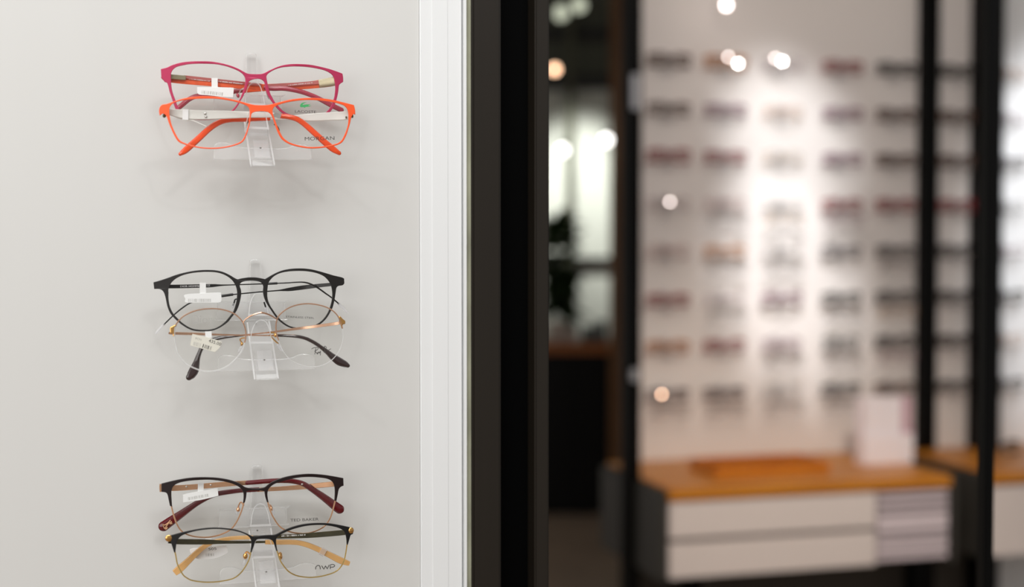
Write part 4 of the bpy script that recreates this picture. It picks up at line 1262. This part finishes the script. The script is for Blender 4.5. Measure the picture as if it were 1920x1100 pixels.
# added glowing beads imitating lamp reflections and highlights on the back display
M_BULB = glow('white_bulb', (255, 252, 248), 5.5)
M_GLINT = glow('highlight_glow', (255, 250, 246), 34)
M_GLINT2 = glow('soft_highlight_glow', (255, 238, 232), 13)
M_GLINTW = glow('warm_highlight_glow', (255, 205, 170), 16)
M_BULB2 = glow('soft_bulb', (255, 240, 232), 2.6)
M_BULB3 = glow('dim_bulb', (222, 228, 204), 0.9)
M_BULBW = glow('warm_bulb', (255, 205, 165), 5.0)
M_BEADARM = mat('bead_arm_metal', (210, 208, 205), 0.3, 0.7)


def uv_sphere(r, nu=16, nv=10):
    V, Fc = [], []
    for j in range(nv + 1):
        th = math.pi * j / nv
        for i in range(nu):
            ph = 2 * math.pi * i / nu
            V.append((r * math.sin(th) * math.cos(ph), r * math.sin(th) * math.sin(ph), r * math.cos(th)))
    for j in range(nv):
        for i in range(nu):
            Fc.append((j * nu + i, j * nu + (i + 1) % nu, (j + 1) * nu + (i + 1) % nu, (j + 1) * nu + i))
    return V, Fc


def tube_geo(p, q, r, k=8):
    p, q = Vector(p), Vector(q)
    d = (q - p).normalized()
    a = d.orthogonal().normalized()
    b = d.cross(a)
    V = [tuple(c + a * (math.cos(2 * math.pi * i / k) * r) + b * (math.sin(2 * math.pi * i / k) * r)) for c in (p, q) for i in range(k)]
    Fc = [(i, (i + 1) % k, k + (i + 1) % k, k + i) for i in range(k)] + [tuple(range(k)), tuple(range(2 * k - 1, k - 1, -1))]
    return V, Fc


for (px, py, r, m, lab) in ((1362, 10, 0.010, M_GLINT2, 'largest round bead glowing as a lamp reflection high above the top row of frames'), (1384, 119, 0.0045, M_GLINT, 'bright round bead glowing as a lamp reflection beside the second top row frame'), (1366, 107, 0.0045, M_GLINT2, 'dimmer round bead glowing as a lamp reflection up and left of the bright one'),
                            (1467, 115, 0.0045, M_GLINT, 'right of two small round beads glowing as lamp reflections in the third top row'), (1454, 109, 0.0045, M_GLINT2, 'left of two small round beads glowing as lamp reflections in the third top row'),
                            (1256, 378, 0.0045, M_GLINT2, 'small round bead glowing as a highlight over the fourth row frame by the slim left post'), (1241, 739, 0.0045, M_GLINTW, 'warm round bead glowing as a highlight beside the lowest frame by the slim left post')):
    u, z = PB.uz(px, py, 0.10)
    L = empty('highlight_bead', PB.world(u, 0.0, z), YAW)
    tag(L, lab, 'lamp', 'glowing highlight beads on the back display wall')
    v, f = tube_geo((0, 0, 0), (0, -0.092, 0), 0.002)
    mesh_obj('arm', v, f, M_BEADARM, L)
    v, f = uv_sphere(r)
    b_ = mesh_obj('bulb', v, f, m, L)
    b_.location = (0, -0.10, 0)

# ------------------------------------------------------------------ far end of the shop, seen between the posts
YF = 7.6


def xf(px, Y):
    return at_depth(px, 550, Y).x


def zf(py, Y):
    return at_depth(1100, py, Y).z


M_FBLACK = mat('black_cabinet', (10, 9, 9), 0.5, vary=0.05, spec=0.2)
M_FOAK = wood('far_oak', (176, 104, 48), (150, 84, 34), 5, 0.45)
M_FPOST = wood('far_timber_post', (132, 92, 54), (110, 74, 42), 5, 0.5, (10, 10, 1))
cab = empty('cabinet', (xf(1000, YF), YF, 0), 0)
tag(cab, 'black base cabinet with oak top at the far end of the shop', 'cabinet')
CX = xf(1152, YF) - xf(1000, YF)
cz = zf(652, YF)
box('body', 0, CX, 0.02, 0.6, 0.04, cz - 0.03, M_FBLACK, cab)
for i in range(2):
    box('door', CX * i / 2 + 0.003, CX * (i + 1) / 2 - 0.003, 0.0, 0.019, 0.06, cz - 0.036, M_FBLACK, cab, 0.002)
box('plinth', 0.01, CX - 0.01, 0.06, 0.58, 0.0, 0.04, M_FBLACK, cab)
box('worktop', -0.01, CX + 0.012, -0.02, 0.62, cz - 0.03 + 0.0005, cz + 0.025, M_FOAK, cab, 0.002)
czt = cz + 0.025
structure(box('trim_10', xf(1143, 7.5), xf(1164, 7.5), 7.42, 7.5, 0.0, 2.98, M_FPOST, None, 0.002))
# pale lit wall panels framed by dark rails behind the cabinet
M_NICHE = mat('pale_far_panel', (220, 222, 212), 0.6, vary=0.04, scale=3)
M_RAIL = mat('dark_rail', (30, 29, 26), 0.5)
YN = 8.78
nz0, nz1 = zf(645, YN), zf(165, YN)
structure(box('trim_11', xf(1076, YN), xf(1168, YN), YN, YN + 0.1, nz0, nz1, M_NICHE))
structure(box('trim_12', xf(1000, YN), xf(1064, YN), YN, YN + 0.1, nz0, nz1, M_NICHE))
structure(box('trim_13', xf(1062, YN - 0.1), xf(1076, YN - 0.1), YN - 0.1, YN - 0.01, 0.0, 2.98, mat('olive_mullion', (84, 84, 66), 0.6)))
for i, (a, b) in enumerate(((50, 74), (140, 166), (482, 490))):
    structure(box('trim_%d' % (14 + i), xf(1000, YN - 0.06), xf(1150, YN - 0.06), YN - 0.06, YN - 0.005 if i == 2 else YN - 0.011, zf(b, YN - 0.06), zf(a, YN - 0.06), M_RAIL))

# pendant lamps
for (px, py, Y, r, m, lab) in ((1040, 130, 6.6, 0.020, M_BULBW, 'warm pendant lamp high beside the dark bronze profile'), (1055, 281, 7.3, 0.024, M_BULB, 'white pendant lamp hanging above the plant'),
                               (1137, 262, 7.2, 0.024, M_BULB, 'white pendant lamp hanging beside the timber post'), (1052, 24, 7.6, 0.040, M_BULB3, 'soft pendant lamp near the top, left of its neighbour'),
                               (1086, 10, 7.8, 0.036, M_BULB3, 'topmost soft pendant lamp by the ceiling rail')):
    p = at_depth(px, py, Y)
    L = empty('pendant_lamp', (p.x, p.y, 3.0), 0)
    tag(L, lab, 'lamp', 'pendant lamps at the far end')
    v, f = tube_geo((0, 0, 0), (0, 0, p.z - 3.0 + r), 0.003)
    mesh_obj('cord', v, f, M_RAIL, L)
    v, f = uv_sphere(r)
    b_ = mesh_obj('bulb', v, f, m, L)
    b_.location = (0, 0, p.z - 3.0)
    v, f = tube_geo((0, 0, p.z - 3.0 + r * 0.9), (0, 0, p.z - 3.0 + r * 0.9 + 0.03), 0.010)
    mesh_obj('socket', v, f, M_RAIL, L)

# potted plant on the far cabinet
M_LEAFG = mat('dark_green_leaf', (40, 58, 26), 0.5, vary=0.3, scale=20)
M_POT = mat('pale_pot', (168, 150, 132), 0.6)
p = at_depth(1046, 600, 7.85)
pl = empty('potted_plant', (p.x, p.y, czt), 0)
tag(pl, 'dark green potted plant standing on the far oak worktop', 'plant')
V, Fc = [], []
for j, (r, z) in enumerate(((0.045, 0.0005), (0.06, 0.10), (0.055, 0.10), (0.05, 0.085))):
    for i in range(16):
        V.append((r * math.cos(i * math.pi / 8), r * math.sin(i * math.pi / 8), z))
for j in range(3):
    for i in range(16):
        Fc.append((j * 16 + i, j * 16 + (i + 1) % 16, (j + 1) * 16 + (i + 1) % 16, (j + 1) * 16 + i))
Fc += [tuple(range(16)), tuple(48 + i for i in range(16))]
mesh_obj('pot', V, Fc, M_POT, pl)
v, f = tube_geo((0, 0, 0.08), (0.01, 0, 0.62), 0.006)
mesh_obj('stem', v, f, M_LEAFG, pl)
r_ = random.Random(4)
leafV = [(0, 0, 0), (0.028, 0.03, 0.01), (0.022, 0.075, 0.004), (0, 0.115, -0.012), (-0.022, 0.075, 0.004), (-0.028, 0.03, 0.01), (0, 0.05, -0.004)]
leafF = [(0, 1, 6), (1, 2, 6), (2, 3, 6), (3, 4, 6), (4, 5, 6), (5, 0, 6)]
lm = bpy.data.meshes.new('leaf')
lm.from_pydata(leafV, [], leafF)
lm.materials.append(M_LEAFG)
for i in range(120):
    o = bpy.data.objects.new('leaf', lm)
    COL.objects.link(o)
    o.parent = pl
    z = r_.uniform(0.14, 0.66)
    o.location = (0.01 * z, 0, z)
    o.rotation_euler = (r_.uniform(-0.7, 0.9), r_.uniform(-0.5, 0.5), r_.uniform(0, 6.283))
    o.scale = [r_.uniform(0.8, 1.25) * (1.5 - 0.7 * abs(z - 0.4))] * 3

# things on the far worktop
M_DARKTH = mat('dark_counter_item', (24, 22, 22), 0.5)
M_PALETH = mat('pale_counter_item', (190, 176, 166), 0.5)
for (a, b, top, m, nm, lab, cat) in ((1092, 1112, 612, M_DARKTH, 'storage_box', 'dark box beside the taller dark box on the far oak worktop', 'box'), (1116, 1138, 602, M_DARKTH, 'storage_box', 'taller dark box by the timber post on the far oak worktop', 'box'),
                                     (1036, 1058, 604, M_PALETH, 'storage_box', 'pale box left of the other pale box, under the plant', 'box'), (1062, 1082, 616, M_PALETH, 'storage_box', 'lower pale box next to the dark boxes on the far worktop', 'box')):
    Y = 7.68
    x0, x1 = xf(a, Y), xf(b, Y)
    r = empty(nm, ((x0 + x1) / 2, Y, czt), 0)
    tag(r, lab, cat, 'boxes on the far worktop')
    hw = (x1 - x0) / 2
    hz = zf(top, Y) - czt
    box('body', -hw, hw, 0, 0.09, 0.0005, hz - 0.012, m, r, 0.002)
    box('lid', -hw - 0.002, hw + 0.002, -0.002, 0.092, hz - 0.0118, hz, m, r, 0.002)
